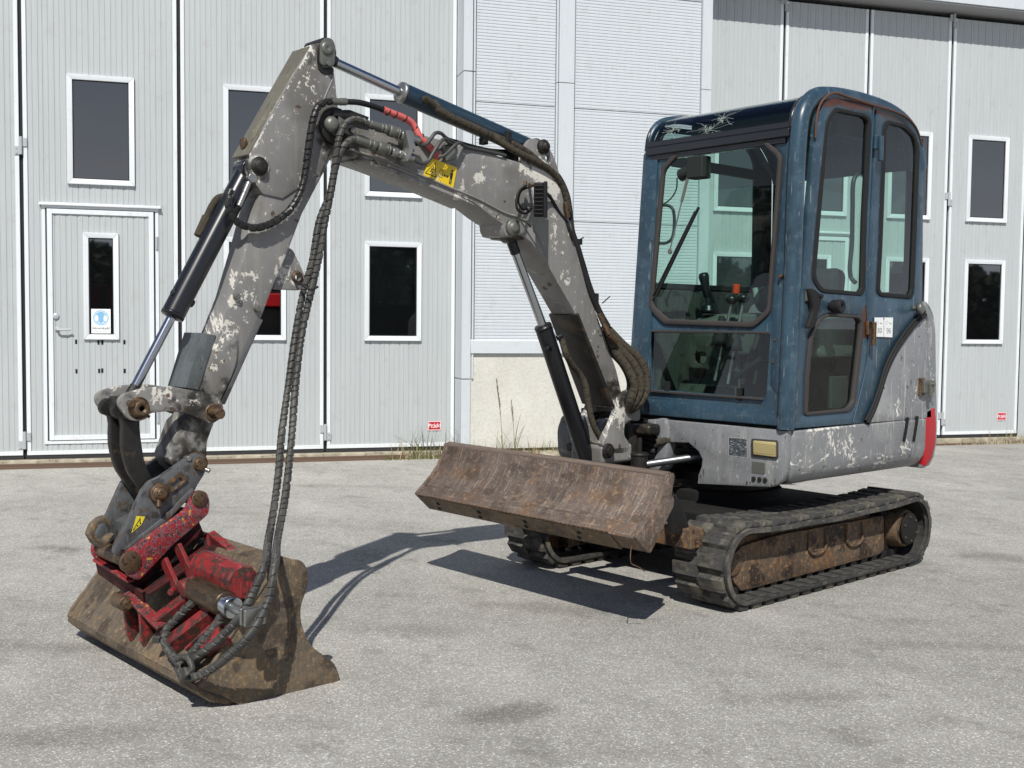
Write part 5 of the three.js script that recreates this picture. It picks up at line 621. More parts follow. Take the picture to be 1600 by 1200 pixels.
// --- upper body
{
  const out = roundPoly([[0.43, -0.24], [0.43, -0.76], [-0.9, -0.775], [-0.985, -0.62], [-1.02, 0], [-0.985, 0.62], [-0.88, 0.775], [0.3, 0.775], [0.44, 0.7], [0.44, 0.5], [0.2, 0.44], [0.2, -0.2]], [0.01, 0.045, 0.06, 0.12, 0.3, 0.2, 0.1, 0.1, 0.06, 0.03, 0.02, 0.02], 5);
  part('upper_body', BODY(stack(out, [[0.56, 0.13], [0.564, 0.085], [0.578, 0.05], [0.6, 0.025], [0.635, 0.007], [0.68, 0], [0.836, 0], [0.846, 0.01]])), PM.bodySide, 'grey lower body with scratched, flaking paint');
  const hole = roundPoly([[0.04,0.693],[-0.005,0.725],[-0.133,0.733],[-0.199,0.694],[-0.226,0.656],[-0.223,0.618],[-0.202,0.568],[-0.195,0.516],[0.035,0.49]], 0.012), fr = [[0.015, 0.846], [0.015, 0.69], ...[[0.026,0.698],[-0.009,0.726],[-0.133,0.733],[-0.199,0.694],[-0.226,0.656],[-0.223,0.618],[-0.202,0.568],[-0.199,0.52]], [-0.62, 0.552], [-0.66, 0.556], [-0.7, 0.572], [-0.73, 0.6], [-0.745, 0.64], [-0.752, 0.7], [-0.752, 0.846]];
  const Fp = part('front_panel', boxUV(extX(fr, 0.42, 0.462, 0.008), 0.9), PM.bodyFront);
  add('work_lamp', [boxUV(extX(roundPoly([[-0.544,0.792],[-0.702,0.795],[-0.705,0.703],[-0.547,0.701]], 0.012), 0.458, 0.472, 0.004))], PM.seal, Fp); add('lamp_lens', extX(roundPoly([[-0.561,0.784],[-0.696,0.786],[-0.698,0.712],[-0.563,0.713]], 0.008), 0.468, 0.478, 0.004), PM.lampGlass, Fp);
  const [lz0, ly0] = [-0.703,0.723], [lz1, ly1] = [-0.567,0.778]; for (let i = 0; i < 7; i++) add('lens_rib', box6(0.476, 0.4795, mix(ly0, ly1, (i + 0.6) / 7.4) - 0.002, mix(ly0, ly1, (i + 0.6) / 7.4) + 0.002, Math.min(lz0, lz1) + 0.004, Math.max(lz0, lz1) - 0.004, 0), PM.lampGlass, Fp);
  const T_pl = canvasTex(128, 128, (g) => { g.fillStyle = '#3f454c'; g.fillRect(0, 0, 128, 128); const rd = rng(9); for (let i = 0; i < 260; i++) { g.fillStyle = ['rgba(150,156,160,.5)', 'rgba(40,44,50,.6)', 'rgba(210,206,196,.5)'][i % 3]; g.fillRect(rd() * 128, rd() * 128, 2 + rd() * 12, 1 + rd() * 5); } g.strokeStyle = 'rgba(214,210,198,.8)'; g.lineWidth = 3; g.strokeRect(2, 2, 124, 124); });
  { const W = [[-0.399,0.69],[-0.519,0.688],[-0.517,0.79],[-0.396,0.786]], g = new THREE.BufferGeometry(); g.setAttribute('position', new THREE.Float32BufferAttribute([0, 1, 2, 0, 2, 3].flatMap((i) => [0.4635, W[i][1], W[i][0]]), 3)); g.setAttribute('uv', new THREE.Float32BufferAttribute([0, 0, 1, 0, 1, 1, 0, 0, 1, 1, 0, 1], 2)); g.computeVertexNormals(); add('worn_plate', g, std({ map: T_pl, roughness: 0.6 }), Fp); }
  add('bolt', [[-0.561,0.588],[-0.597,0.589],[-0.631,0.589]].map(([z, y]) => rod([0.46, y, z], [0.47, y, z], 0.012, 10)), PM.grease, Fp);
  { const [zb, yb] = [-0.586,0.675]; add('lamp_mark', box6(0.46, 0.4635, yb - 0.06, yb, zb - 0.04, zb + 0.04, 0.001), PM.zincGrey, Fp); }
  // swing recess: curved grey cheek and dark hoses behind
  part('swing_cheek', [boxUV(extX(smooth([[0.015, 0.845], [0.12, 0.842], [0.19, 0.83], [0.12, 0.8], [0.085, 0.74], [0.08, 0.68], [0.11, 0.61], [0.14, 0.57], [0.06, 0.56], [0.018, 0.62]], 4), 0.38, 0.47, 0.01), 0.9)], PM.bodyFront);
  part('recess_hose', [0, 1, 2, 3].map((k) => pipe([[0.3, 0.62 + k * 0.045, -0.15], [0.44, 0.66 + k * 0.035, 0.1], [0.47, 0.69 + k * 0.03, 0.24], [0.4, 0.72, 0.4]], 0.019)), PM.matt);
  part('right_corner_cover', boxUV(ext(roundPoly([[0.3, 0.55], [0.5, 0.55], [0.56, 0.6], [0.57, 0.74], [0.53, 0.83], [0.3, 0.84]], 0.03), 0.56, 0.775, 0.02), 0.9), PM.coupler, 'dark grey cover at the far front corner of the body');
  part('deck', box6(-0.9, 0.42, 0.84, 0.866, -0.72, 0.72, 0.006), PM.under);
  // tail: quarter panel, hood, counterweight
  const curveS = [[-0.244,0.849],[-0.305,0.918],[-0.371,1.02],[-0.425,1.123],[-0.501,1.216],[-0.618,1.314],[-0.74,1.393],[-0.831,1.434]], q = [[-0.93, 0.84], ...[...curveS].map((p) => p), [-0.84, 1.43], [-0.9, 1.2], [-0.935, 1.0]];
  q.splice(0, 1); const quarter = [[-0.945, 0.842], ...curveS, [-0.845, 1.42], [-0.885, 1.25], [-0.925, 1.0]];
  const Qp = part('quarter_panel', BODY(ext(quarter, -0.768, -0.735, 0.006)), PM.bodySide, 'grey rear quarter panel with two vent slots');
  for (const [a, b] of [[[-0.661,0.86], [-0.626,0.726]], [[-0.767,0.862], [-0.732,0.719]]]) { const w = 0.011; add('vent_slot', ext(roundPoly([[a[0] - w, a[1]], [a[0] + w, a[1]], [b[0] + w, b[1]], [b[0] - w, b[1]]], 0.008), -0.7795, -0.76, 0), M.dark, Qp); }
  const sc = curveS.map(([x, y]) => [x, y]); for (const [k, r, z] of [[0.0, 0.012, -0.772], [0.02, 0.009, -0.77]]) add('edge_seal', pipe(sc.map(([x, y], i) => { const a = sc[Math.max(0, i - 1)], b = sc[Math.min(sc.length - 1, i + 1)], l = Math.hypot(b[0] - a[0], b[1] - a[1]); return [x + (b[1] - a[1]) / l * k, y - (b[0] - a[0]) / l * k, z]; }), r, 50, 8), PM.matt, Qp);
  const hood = [[-0.74, 0.85], [-0.6, 1.2], [-0.62, 1.5], [-0.74, 1.52], [-0.86, 1.47], [-0.93, 1.2], [-0.98, 0.9], [-0.985, 0.85]];
  const Hd = part('rear_hood', BODY(ext(roundPoly([[-0.862,1.514],[-0.907,1.486],[-0.954,1.435],[-0.983,1.332],[-1.009,1.035],[-1.025,0.886],[-1.037,0.698],[-1.005,0.61],[-0.955,0.562],[-0.889,0.552],[-0.891,0.892],[-0.903,1.185],[-0.89,1.405],[-0.842,1.477]], 0.01), -0.762, 0.76, 0.016)), PM.bodySide);
  part('engine_cover', BODY(ext(roundPoly([[-0.46, 0.86], [-0.46, 1.38], [-0.55, 1.5], [-0.8, 1.5], [-0.86, 1.3], [-0.9, 0.86]], 0.04), -0.7, 0.72, 0.02)), PM.bodySide);
  add('red_band', ext([[-0.878,0.886],[-0.914,0.899],[-0.988,0.899],[-1.009,0.798],[-1.008,0.694],[-0.969,0.607],[-0.919,0.573],[-0.89,0.568],[-0.876,0.673]], -0.768, -0.72, 0.012), PM.redPaint, Hd, 'red paint patch on the tail');
  const lp = [-0.854,1.027]; add('latch', [box6(lp[0] - 0.06, lp[0] + 0.06, lp[1] - 0.035, lp[1] + 0.035, -0.8, -0.76), box6(lp[0] - 0.012, lp[0] + 0.016, lp[1] - 0.06, lp[1] + 0.02, -0.815, -0.8), rod([lp[0] + 0.0, lp[1] + 0.015, -0.83], [lp[0] + 0.0, lp[1] + 0.015, -0.8], 0.012)], PM.zincGrey, Hd);
  add('latch_plate', box6(lp[0] + 0.03, lp[0] + 0.075, lp[1] - 0.05, lp[1] + 0.05, -0.785, -0.765), PM.pin, Hd);
}
// --- cab
{
  const H = (g) => { g.translate(-0.448, -0.855, 0); g.rotateZ(0.044); g.translate(0.448, 0.855, 0); return g; };   // the front leans back a little
  const Cb = part('cab', boxUV(pipe(hoop.map(([x, y]) => [x, y, -0.727]), 0.043, 90, 16), 0.9), PM.blue, 'blue operator cab with rust along the roof edge');
  add('right_pillar', [boxUV(H(bar([0.42, 0.862, 0.308], [0.42, 2.33, 0.268], 0.06, 0.06, V(1, 0, 0), 0.022)), 0.9), boxUV(pipe([[0.372, 2.33, 0.262], [0.355, 2.42, 0.258], [0.3, 2.485, 0.25], [0.2, 2.52, 0.245], [0, 2.535, 0.24], [-0.5, 2.5, 0.24], [-0.75, 2.3, 0.24]], 0.024, 60, 10), 0.9)], PM.blue, Cb);
  add('rain_gutter', pipe([[0.306,2.294,-0.77],[0.302,2.389,-0.772],[0.266,2.469,-0.772],[0.172,2.529,-0.772],[-0.005,2.531,-0.772],[-0.215,2.524,-0.772],[-0.449,2.518,-0.772],[-0.585,2.498,-0.772],[-0.678,2.451,-0.772],[-0.742,2.371,-0.77]], 0.006, 80, 8), PM.rustLine, Cb);
  const wo = roundPoly([[0.02,2.329],[-0.511,2.328],[-0.644,2.211],[-0.615,1.424],[-0.522,1.353],[0.071,1.365],[0.19,1.453],[0.146,2.227]], 0.03), wi = roundPoly([[-0.007,2.31],[-0.49,2.311],[-0.618,2.201],[-0.595,1.444],[-0.509,1.382],[0.045,1.395],[0.163,1.474],[0.121,2.207]], 0.024), lo = [[0.196,1.321],[-0.617,1.322],[-0.609,1],[0.142,1.007]];
  const fo = [[-0.70, 0.864], [-0.70, 2.33], [0.262, 2.33], [0.3, 0.864]];
  add('front_frame', [extX(fo, 0.425, 0.45, 0.003, [wo, lo])].map((g) => boxUV(H(g), 0.9)), PM.blue, Cb);
  add('front_pillar_plate', boxUV(H(extX([[-0.705, 1.0], ...[[-0.636,1.072], [-0.627,1.424], [-0.657,2.21], [-0.673,2.328]], [-0.705, 2.3]], 0.45, 0.456, 0.002)), 0.9), PM.blue, Cb);
  add('front_pillar_plate', boxUV(H(extX([[0.165, 0.88], ...[[0.168,1.99], [0.175,2.325]], [0.262, 2.31], [0.3, 0.88]], 0.45, 0.462, 0.003)), 0.9), PM.blue, Cb);
  add('sill_panel', boxUV(H(extX([[-0.715, 0.866], ...[[-0.659,0.938], [-0.609,0.942], [0.166,0.953]], [0.295, 0.985], [0.3, 0.866]], 0.45, 0.459, 0.003)), 0.9), PM.blue, Cb);
  add('windscreen_seal', H(extX(wo, 0.44, 0.466, 0.008, [wi])), PM.seal, Cb);
  const gx = (pts, x) => { const g = new THREE.ShapeGeometry(shapeOf(pts)); g.applyMatrix4(MX); g.translate(x, 0, 0); return g; };
  add('windscreen', H(gx(wi, 0.452)), PM.glass, Cb); add('lower_glass', H(gx(lo, 0.444)), PM.glass, Cb);
  add('glass_clip', [[[0.033,1.034], 1], [[-0.446,1.023], 1]].map(([p]) => H(box6(0.44, 0.462, p[1] - 0.045, p[1] + 0.02, p[0] - 0.012, p[0] + 0.012, 0.002))), PM.matt, Cb);
  add('glass_strip', [H(bar([0.452, [0.194,1.328][1], [0.194,1.328][0]], [0.452, [-0.613,1.328][1], [-0.613,1.328][0]], 0.012, 0.012, V(1, 0, 0))), H(bar([0.452, [0.155,0.996][1], [0.155,0.996][0]], [0.452, [-0.598,0.993][1], [-0.598,0.993][0]], 0.03, 0.012, V(0, 1, 0)))], PM.seal, Cb);
  add('bolt', [[-0.717,1.693], [-0.677,1.609], [-0.71,2.072], [-0.65,1.293], [-0.648,1.181], [0.267,1.292], [0.245,1.242]].map(([z, y], i) => H(rod([0.45, y, z], [0.45 + (i < 3 ? 0.03 : 0.012), y, z], i < 3 ? 0.011 : 0.007, 8))), PM.pin, Cb);
  // roof: smoked curved front panel, black bar, steel skin
  const arc = [[0.388, 2.345], [0.378, 2.4], [0.35, 2.45], [0.3, 2.495], [0.235, 2.52], [0.15, 2.54], [0.05, 2.549]], strip = (pts, z0, z1) => { const p = [], n = pts.length; const c = smooth(pts, 5, false); for (let i = 0; i + 1 < c.length; i++) { const a = [...c[i], z0], b = [...c[i + 1], z0], d = [...c[i], z1], e = [...c[i + 1], z1]; p.push(...a, ...b, ...e, ...a, ...e, ...d); } const g = new THREE.BufferGeometry(); g.setAttribute('position', new THREE.Float32BufferAttribute(p, 3)); g.computeVertexNormals(); return toCreasedNormals(g, 0.7); };
  const vz = [-0.676, 0.258]; add('roof_visor', strip(arc, vz[0], vz[1]), PM.visor, Cb, 'smoked curved roof window with two star cracks');
  add('visor_rim', [pipe(smooth(arc, 4, false).map((p) => [p[0] + 0.001, p[1] + 0.002, vz[0] - 0.004]), 0.011, 40, 8), pipe(smooth(arc, 4, false).map((p) => [p[0] + 0.001, p[1] + 0.002, vz[1] + 0.002]), 0.011, 40, 8), bar([0.392, 2.36, vz[0]], [0.392, 2.36, vz[1]], 0.012, 0.03, V(0, 1, 0))], PM.gloss, Cb);
  add('visor_bar', [box6(0.37, 0.415, 2.298, 2.342, -0.69, 0.25, 0.006), box6(0.36, 0.4, 2.27, 2.3, -0.66, 0.22, 0.004)], PM.gloss, Cb);
  { const cr = []; const rd = rng(31); const on = (t, z) => { const c = smooth(arc, 5, false), k = clamp(t) * (c.length - 1), i = Math.min(c.length - 2, Math.floor(k)), f = k - i; return V(mix(c[i][0], c[i + 1][0], f) + 0.0016, mix(c[i][1], c[i + 1][1], f) + 0.0016, z); };
    for (const [t0, z0, n, L, b] of [[0.14, -0.17, 15, 0.17, 1], [0.34, -0.24, 16, 0.16, 1], [0.24, 0.1, 16, 0.16, 1], [0.2, -0.14, 10, 0.07, 1]]) for (let i = 0; i < n; i++) { const a = rd() * 6.28, l = L * (0.25 + rd() * 0.75) * b, p = []; let dx = Math.cos(a), dz = Math.sin(a), t = t0, z = z0; for (let k = 0; k <= 5; k++) { p.push(on(t, clamp(z, -0.66, 0.165))); const w = (rd() - 0.5) * 0.7; [dx, dz] = [dx * Math.cos(w) - dz * Math.sin(w), dx * Math.sin(w) + dz * Math.cos(w)]; t = clamp(t + dx * l / 5 * 1.6, 0.02, 0.98); z += dz * l / 5; } cr.push(pipe(p, 0.00035 + rd() * 0.0006, 12, 4)); }
    for (const [t0, z0] of [[0.14, -0.17], [0.3, -0.22], [0.24, 0.07]]) for (let i = 0; i < 16; i++) { const p = on(clamp(t0 + (rd() - 0.5) * 0.12, 0.02, 1), z0 + (rd() - 0.5) * 0.05); cr.push(bx(0.004, 0.003, 0.004 + rd() * 0.008, 0, 0, 0, 0).rotateX(rd() * 3).translate(p.x, p.y, p.z)); }
    const C = add('crack', cr, PM.crack, Cb); C.userData.kind = 'stuff'; }
  add('roof_skin', [boxUV(strip([[0.05, 2.55], [-0.2, 2.556], [-0.48, 2.535], [-0.64, 2.48], [-0.74, 2.38], [-0.79, 2.25]], -0.72, 0.24), 0.9), boxUV(strip([[0.05, 2.53], [-0.2, 2.535], [-0.48, 2.515], [-0.63, 2.46], [-0.725, 2.37], [-0.775, 2.25]], -0.72, 0.24), 0.9)], PM.blue, Cb);
  // left side: outer skin with door and rear window
  const side = -0.752, dOut = [[0.378, 0.872], ...[[0.424,0.856],[0.373,1.646],[0.292,2.345],[0.272,2.411],[0.23,2.479],[0.14,2.527],[-0.038,2.529],[-0.249,2.522],[-0.216,1.67],[-0.258,1.222],[-0.137,0.851]]].slice(1);
  const seal1 = roundPoly([[0.203,2.388],[0.125,2.465],[-0.164,2.47],[-0.215,2.45],[-0.191,1.921],[-0.197,1.551],[-0.167,1.526],[0.223,1.533],[0.293,1.592],[0.291,1.662],[0.25,2.034]], [0.03, 0.03, 0.03, 0.03, 0, 0.02, 0.02, 0.06, 0.05, 0, 0]), in1 = roundPoly([[0.185,2.381],[0.113,2.449],[-0.146,2.455],[-0.187,2.437],[-0.166,1.919],[-0.165,1.563],[-0.141,1.546],[0.206,1.553],[0.263,1.606],[0.262,1.663],[0.222,2.036]], [0.03, 0.03, 0.03, 0.03, 0, 0.02, 0.02, 0.06, 0.05, 0, 0]);
  const seal2 = roundPoly([[0.217,1.411],[0.143,1.43],[-0.153,1.425],[-0.189,1.402],[-0.189,1.334],[-0.132,0.959],[-0.079,0.918],[0.338,0.916],[0.335,1.113],[0.31,1.324]], [0.03, 0.02, 0.02, 0.02, 0, 0.02, 0.03, 0.02, 0, 0.03]), in2 = roundPoly([[0.211,1.395],[0.142,1.412],[-0.135,1.408],[-0.161,1.392],[-0.158,1.334],[-0.101,0.967],[-0.053,0.936],[0.313,0.932],[0.307,1.112],[0.281,1.317]], [0.03, 0.02, 0.02, 0.02, 0, 0.02, 0.03, 0.02, 0, 0.03]);
  const D = add('door', CAB(ext(dOut, side - 0.012, side + 0.02, 0.006, [seal1, seal2])), PM.blueSide, Cb);
  const seal3 = roundPoly([[-0.35,2.431],[-0.388,2.467],[-0.568,2.468],[-0.695,2.424],[-0.731,2.35],[-0.726,2.01],[-0.717,1.55],[-0.684,1.521],[-0.359,1.528],[-0.325,1.551],[-0.339,1.787]], [0.02, 0.03, 0.04, 0.04, 0.03, 0, 0.02, 0.02, 0.02, 0.02, 0]), in3 = roundPoly([[-0.377,2.42],[-0.408,2.451],[-0.556,2.449],[-0.668,2.41],[-0.7,2.34],[-0.695,2.008],[-0.685,1.567],[-0.662,1.544],[-0.371,1.548],[-0.354,1.565],[-0.365,1.789]], [0.02, 0.03, 0.04, 0.04, 0.03, 0, 0.02, 0.02, 0.02, 0.02, 0]);
  const rOut = [[-0.275,2.522],[-0.484,2.522],[-0.621,2.505],[-0.737,2.436],[-0.785,2.335],[-0.797,2.015],[-0.82,1.513],[-0.846,1.434],[-0.755,1.393],[-0.633,1.314],[-0.515,1.215],[-0.439,1.122],[-0.385,1.019],[-0.319,0.917],[-0.258,0.848],[-0.15,0.85],[-0.271,1.222],[-0.229,1.67]];
  add('rear_side_panel', CAB(ext(rOut, side - 0.006, side + 0.02, 0.004, [seal3])), PM.blueSide, Cb);
  add('window_seal', ext(seal1, side - 0.016, side + 0.008, 0.003, [in1]), PM.matt, Cb); add('window_seal', ext(seal3, side - 0.012, side + 0.008, 0.003, [in3]), PM.matt, Cb); add('window_seal', boxUV(ext(seal2, side - 0.02, side + 0.008, 0.005, [in2])), PM.seal, Cb);
  const gz = (pts, z) => { const g = new THREE.ShapeGeometry(shapeOf(pts)); g.translate(0, 0, z); return g; };
  add('door_glass', gz(in1, side), PM.glass, Cb); add('door_glass', gz(in2, side), PM.glass, Cb); add('side_glass', gz(in3, side), PM.glass, Cb);
  add('door_post_seam', pipe([[-0.232,2.514,-0.766],[-0.21,2.072,-0.766],[-0.199,1.669,-0.766],[-0.241,1.222,-0.766],[-0.209,1.093,-0.766],[-0.114,0.86,-0.766]], 0.005, 60, 6), PM.blueSide, Cb);
  const hb = (x, y) => { const [a, b] = [x, y]; return a * 0 + b; };
  for (const [p, q2] of [[[-0.254,2.336], [-0.263,2.277]], [[-0.233,1.358], [-0.243,1.304]]]) add('door_hinge', [box6(p[0] - 0.022, p[0] + 0.022, p[1] - 0.04, p[1] + 0.035, -0.785, -0.765, 0.006), rod([p[0] - 0.012, p[1] + 0.03, -0.795], [p[0] - 0.012, q2[1] - 0.04, -0.795], 0.014)], p[1] > 1.8 ? PM.blue : PM.pin, Cb);
  const k1 = [0.134,1.464]; add('door_stop', [lathe([...k1, -0.76], [...k1, -0.84], [[0, 0], [0.02, 0], [0.02, 0.02], [0.034, 0.024], [0.036, 0.075], [0.03, 0.08], [0.016, 0.08], [0.014, 0.07], [0, 0.07]])], PM.matt, Cb);
  const k2 = [-0.715,1.468]; add('door_catch', [rod([...k2, -0.76], [...k2, -0.8], 0.014), lathe([...k2, -0.79], [...k2, -0.82], [[0, 0], [0.03, 0], [0.03, 0.022], [0.02, 0.03], [0, 0.03]])], PM.zincGrey, Cb);
  add('door_handle', [ext(smooth([[0.362,1.545],[0.323,1.546],[0.265,1.516],[0.264,1.484],[0.289,1.426],[0.304,1.378],[0.326,1.356],[0.37,1.356],[0.35,1.394],[0.329,1.445],[0.342,1.482]], 4), -0.8, -0.772, 0.006), rod([...[0.27,1.513], -0.81], [...[0.27,1.513], -0.77], 0.012)], PM.matt, Cb);
  add('handle_plate', ext([[0.362,1.536],[0.312,1.531],[0.304,1.49],[0.36,1.488]], -0.776, -0.766, 0.002), PM.zincGrey, Cb);
  const T_no = canvasTex(300, 300, (g, w, h) => { g.fillStyle = '#eceeec'; g.fillRect(0, 0, w, h); g.fillStyle = '#2a2c2c'; g.fillRect(148, 0, 4, h); g.beginPath(); g.moveTo(140, 0); g.lineTo(164, 20); g.lineTo(148, 44); g.lineTo(142, 30); g.fill(); g.fillRect(0, 150, 6, 70); g.font = '112px sans-serif'; g.textAlign = 'center'; g.fillText('80', 84, 244, 78); g.fillText('96', 232, 244, 78); g.fillRect(150, 140, 8, 14); g.fillRect(150, 170, 8, 14); g.strokeStyle = '#8a8f8e'; g.lineWidth = 4; for (const x of [40, 196]) { g.beginPath(); g.arc(x, 84, 22, 0, 7); g.stroke(); } g.lineWidth = 7; g.strokeStyle = '#3a3d3d'; for (const x of [92, 248]) { g.beginPath(); g.moveTo(x, 78); g.lineTo(x, 96); g.lineTo(x + 34, 96); g.stroke(); } });
  { const W = [[-0.304,1.311],[-0.489,1.307],[-0.49,1.415],[-0.299,1.413]], g = new THREE.BufferGeometry(); g.setAttribute('position', new THREE.Float32BufferAttribute([0, 1, 2, 0, 2, 3].flatMap((i) => [...W[i], -0.7655]), 3)); g.setAttribute('uv', new THREE.Float32BufferAttribute([0, 0, 1, 0, 1, 1, 0, 0, 1, 1, 0, 1], 2)); g.computeVertexNormals(); add('number_plate', g, std({ map: T_no, roughness: 0.5 }), Cb, 'white plate reading 80 96'); }
  const T_ins = canvasTex(128, 192, (g, w, h) => { g.fillStyle = '#9aa2a4'; g.fillRect(0, 0, w, h); g.fillStyle = '#a0483c'; g.fillRect(0, 0, w, 14); g.fillStyle = '#454c50'; for (let i = 0; i < 5; i++) { g.fillRect(16, 36 + i * 30, 40, 3); g.fillRect(70, 40 + i * 30, 44, 3); } g.strokeStyle = '#3a4044'; g.lineWidth = 4; g.strokeRect(18, 60, 36, 20); g.beginPath(); g.moveTo(30, 130); g.lineTo(18, 160); g.lineTo(44, 160); g.closePath(); g.fill(); g.strokeRect(76, 110, 34, 24); });
  { const W = [[-1.547,2.421],[-1.729,2.439],[-1.737,2.604],[-1.547,2.569]]; const g = new THREE.PlaneGeometry(0.2, 0.26); g.rotateY(Math.PI); g.translate(W[0][0] * 0.5 + W[1][0] * 0.5, (W[0][1] + W[3][1]) / 2, 0.15); add('instruction_sticker', g, std({ map: T_ins, roughness: 0.5 }), Cb); }
  // right side and rear frames, seen through the glass
  const sill = 1.6, rwin = roundPoly([[0.335, sill], [0.315, 2.28], [0.25, 2.45], [-0.45, 2.485], [-0.61, 2.39], [-0.62, sill]], [0.03, 0.08, 0.06, 0.2, 0.2, 0.03]); add('right_side_frame', [ext([[0.4, 0.864], [0.37, 2.3], [0.26, 2.48], [-0.55, 2.52], [-0.78, 2.3], [-0.81, 0.864]], 0.25, 0.275, 0.004, [rwin]), box6(-0.84, 0.36, sill - 0.03, sill, 0.235, 0.285, 0.004)], PM.cabIn, Cb);
  add('right_glass', gz(rwin, 0.265), PM.glass, Cb);
  const rearW = roundPoly([[-0.655, 1.56], [-0.655, 2.285], [0.17, 2.295], [0.17, 1.56]], 0.05);
  add('rear_frame', [extX([[-0.74, 0.864], [-0.74, 2.42], [0.25, 2.42], [0.25, 0.864]], -0.81, -0.79, 0.004, [rearW])], PM.cabIn, Cb);
  add('rear_glass', gx(rearW, -0.8), PM.glass, Cb);
  add('headliner', [box6(-0.74, 0.02, 2.47, 2.5, -0.7, 0.24, 0.004), box6(-0.6, 0.0, 2.36, 2.47, -0.7, -0.66, 0.004), box6(0.0, 0.03, 2.44, 2.51, -0.7, 0.24, 0.004)], PM.cabIn, Cb);
  add('guard_bar', [bar([0.2, 2.29, 0.235], [-0.72, 2.285, 0.235], 0.06, 0.02, V(0, 0, 1))], PM.cabIn, Cb);
  add('grab_handle', [pipe([[0.4, 2.02, 0.22], [0.36, 2.025, 0.15], [0.352, 2.0, 0.12], [0.352, 1.85, 0.12], [0.36, 1.82, 0.15], [0.4, 1.82, 0.22]].map((p) => [p[0] - 0.03, p[1], p[2]]), 0.009, 30), pipe([[-0.326,2.189,-0.66],[-0.269,2.18,-0.66],[-0.232,2.143,-0.66],[-0.228,1.98,-0.66],[-0.23,1.809,-0.66],[-0.217,1.672,-0.66],[-0.232,1.625,-0.66],[-0.228,1.597,-0.69]], 0.012, 60)], PM.cabTube, Cb);
  add('floor', box6(-0.75, 0.42, 0.866, 0.89, -0.72, 0.25, 0.004), PM.cabPanel, Cb);
  add('inner_panel', [box6(-0.74, 0.3, 0.89, sill - 0.04, 0.21, 0.248, 0.006), box6(-0.78, -0.42, 0.89, 1.42, -0.7, 0.15, 0.02)], PM.cabPanel, Cb);
  // wiper
  const wm = [-0.101,2.203]; add('wiper_motor', [bx(0.08, 0.12, 0.11, 0.385, wm[1], wm[0] - 0.005, 0.01), rod([0.385, wm[1] - 0.01, wm[0] + 0.03], [0.385, wm[1] - 0.03, wm[0] + 0.12], 0.034)], PM.cabIn, Cb);
  const wa = [-0.071,2.196], wb = [0.041,1.765], wt = [-0.14,1.989], wz = [0.131,1.519];
  add('wiper_arm', [H(bar([0.474, wa[1], wa[0]], [0.477, mix(wa[1], wb[1], 0.4), mix(wa[0], wb[0], 0.4)], 0.018, 0.008, V(1, 0, 0))), H(bar([0.477, mix(wa[1], wb[1], 0.38), mix(wa[0], wb[0], 0.38)], [0.477, wb[1], wb[0]], 0.008, 0.006, V(1, 0, 0))), H(rod([0.45, wa[1], wa[0]], [0.48, wa[1], wa[0]], 0.012)), H(rod([0.47, wb[1] - 0.005, wb[0]], [0.48, wb[1] - 0.005, wb[0]], 0.014))], PM.zincGrey, Cb);
  add('wiper_blade', [H(bar([0.47, wt[1], wt[0]], [0.47, wz[1], wz[0]], 0.012, 0.014, V(1, 0, 0))), H(bar([0.474, wt[1] - 0.02, wt[0] + 0.02], [0.474, wz[1] + 0.0, wz[0] + 0.018], 0.009, 0.01, V(1, 0, 0)))], PM.matt, Cb);
  add('motor_cable', pipe([[0.39,2.161,0.038],[0.39,2.103,0.041],[0.39,2.06,0.071],[0.39,2.032,0.116],[0.39,2.024,0.148]], 0.004, 24, 6), PM.matt, Cb);
  // controls and seat
  add('console', [ext(roundPoly([[0.16, 1.2], [0.16, 1.38], [0.1, 1.42], [-0.3, 1.44], [-0.3, 1.2]], 0.03), -0.2, 0.1, 0.02), ext(roundPoly([[0.1, 1.2], [0.1, 1.36], [0.04, 1.4], [-0.3, 1.42], [-0.3, 1.2]], 0.03), -0.68, -0.48, 0.02), box6(0.02, 0.14, 0.89, 1.22, -0.14, 0.06, 0.01)], PM.console, Cb);
  const jy = [0.1,1.429,0.035], jt = [0.08,1.585,0.082], js = (o) => { const b = V(jy[0] + o[0], jy[1] + 0.0, jy[2] + o[1]); return [lathe(b, b.clone().add(V(0, 0.06, 0)), [[0, 0], [0.05, 0], [0.045, 0.015], [0.05, 0.02], [0.038, 0.034], [0.042, 0.04], [0.028, 0.058], [0, 0.06]]), rod(b.clone().add(V(0, 0.05, 0)), b.clone().add(V(0.0, 0.1, 0.01)), 0.014), lathe(b.clone().add(V(0, 0.09, 0.01)), b.clone().add(V(0.01, 0.23, 0.035)), [[0, 0], [0.02, 0], [0.022, 0.05], [0.026, 0.09], [0.03, 0.12], [0.024, 0.14], [0, 0.144]])]; };
  add('joystick', js([0, 0]), PM.black, Cb); add('joystick', js([-0.02, -0.53]), PM.black, Cb);
  for (const [p, q3] of [[[0.22,1.479,-0.215], [0.3,1.064,-0.175]], [[0.22,1.485,-0.291], [0.3,1.05,-0.261]]]) { add('travel_lever', [rod(q3, p, 0.009)], PM.steel, Cb); add('lever_knob', lathe(p, V(...p).add(V(0, 0.05, 0)), [[0, 0], [0.022, 0.0], [0.034, 0.02], [0.036, 0.035], [0.02, 0.048], [0, 0.05]]), PM.black, Cb); }
  const ok = [0.05,1.571,-0.115]; add('safety_lever', [rod([ok[0] - 0.05, ok[1] - 0.18, ok[2] + 0.02], ok, 0.008)], PM.tubeGrey, Cb); add('orange_knob', rod([ok[0], ok[1] - 0.03, ok[2]], [ok[0], ok[1] + 0.022, ok[2] - 0.004], 0.02), PM.orange, Cb);
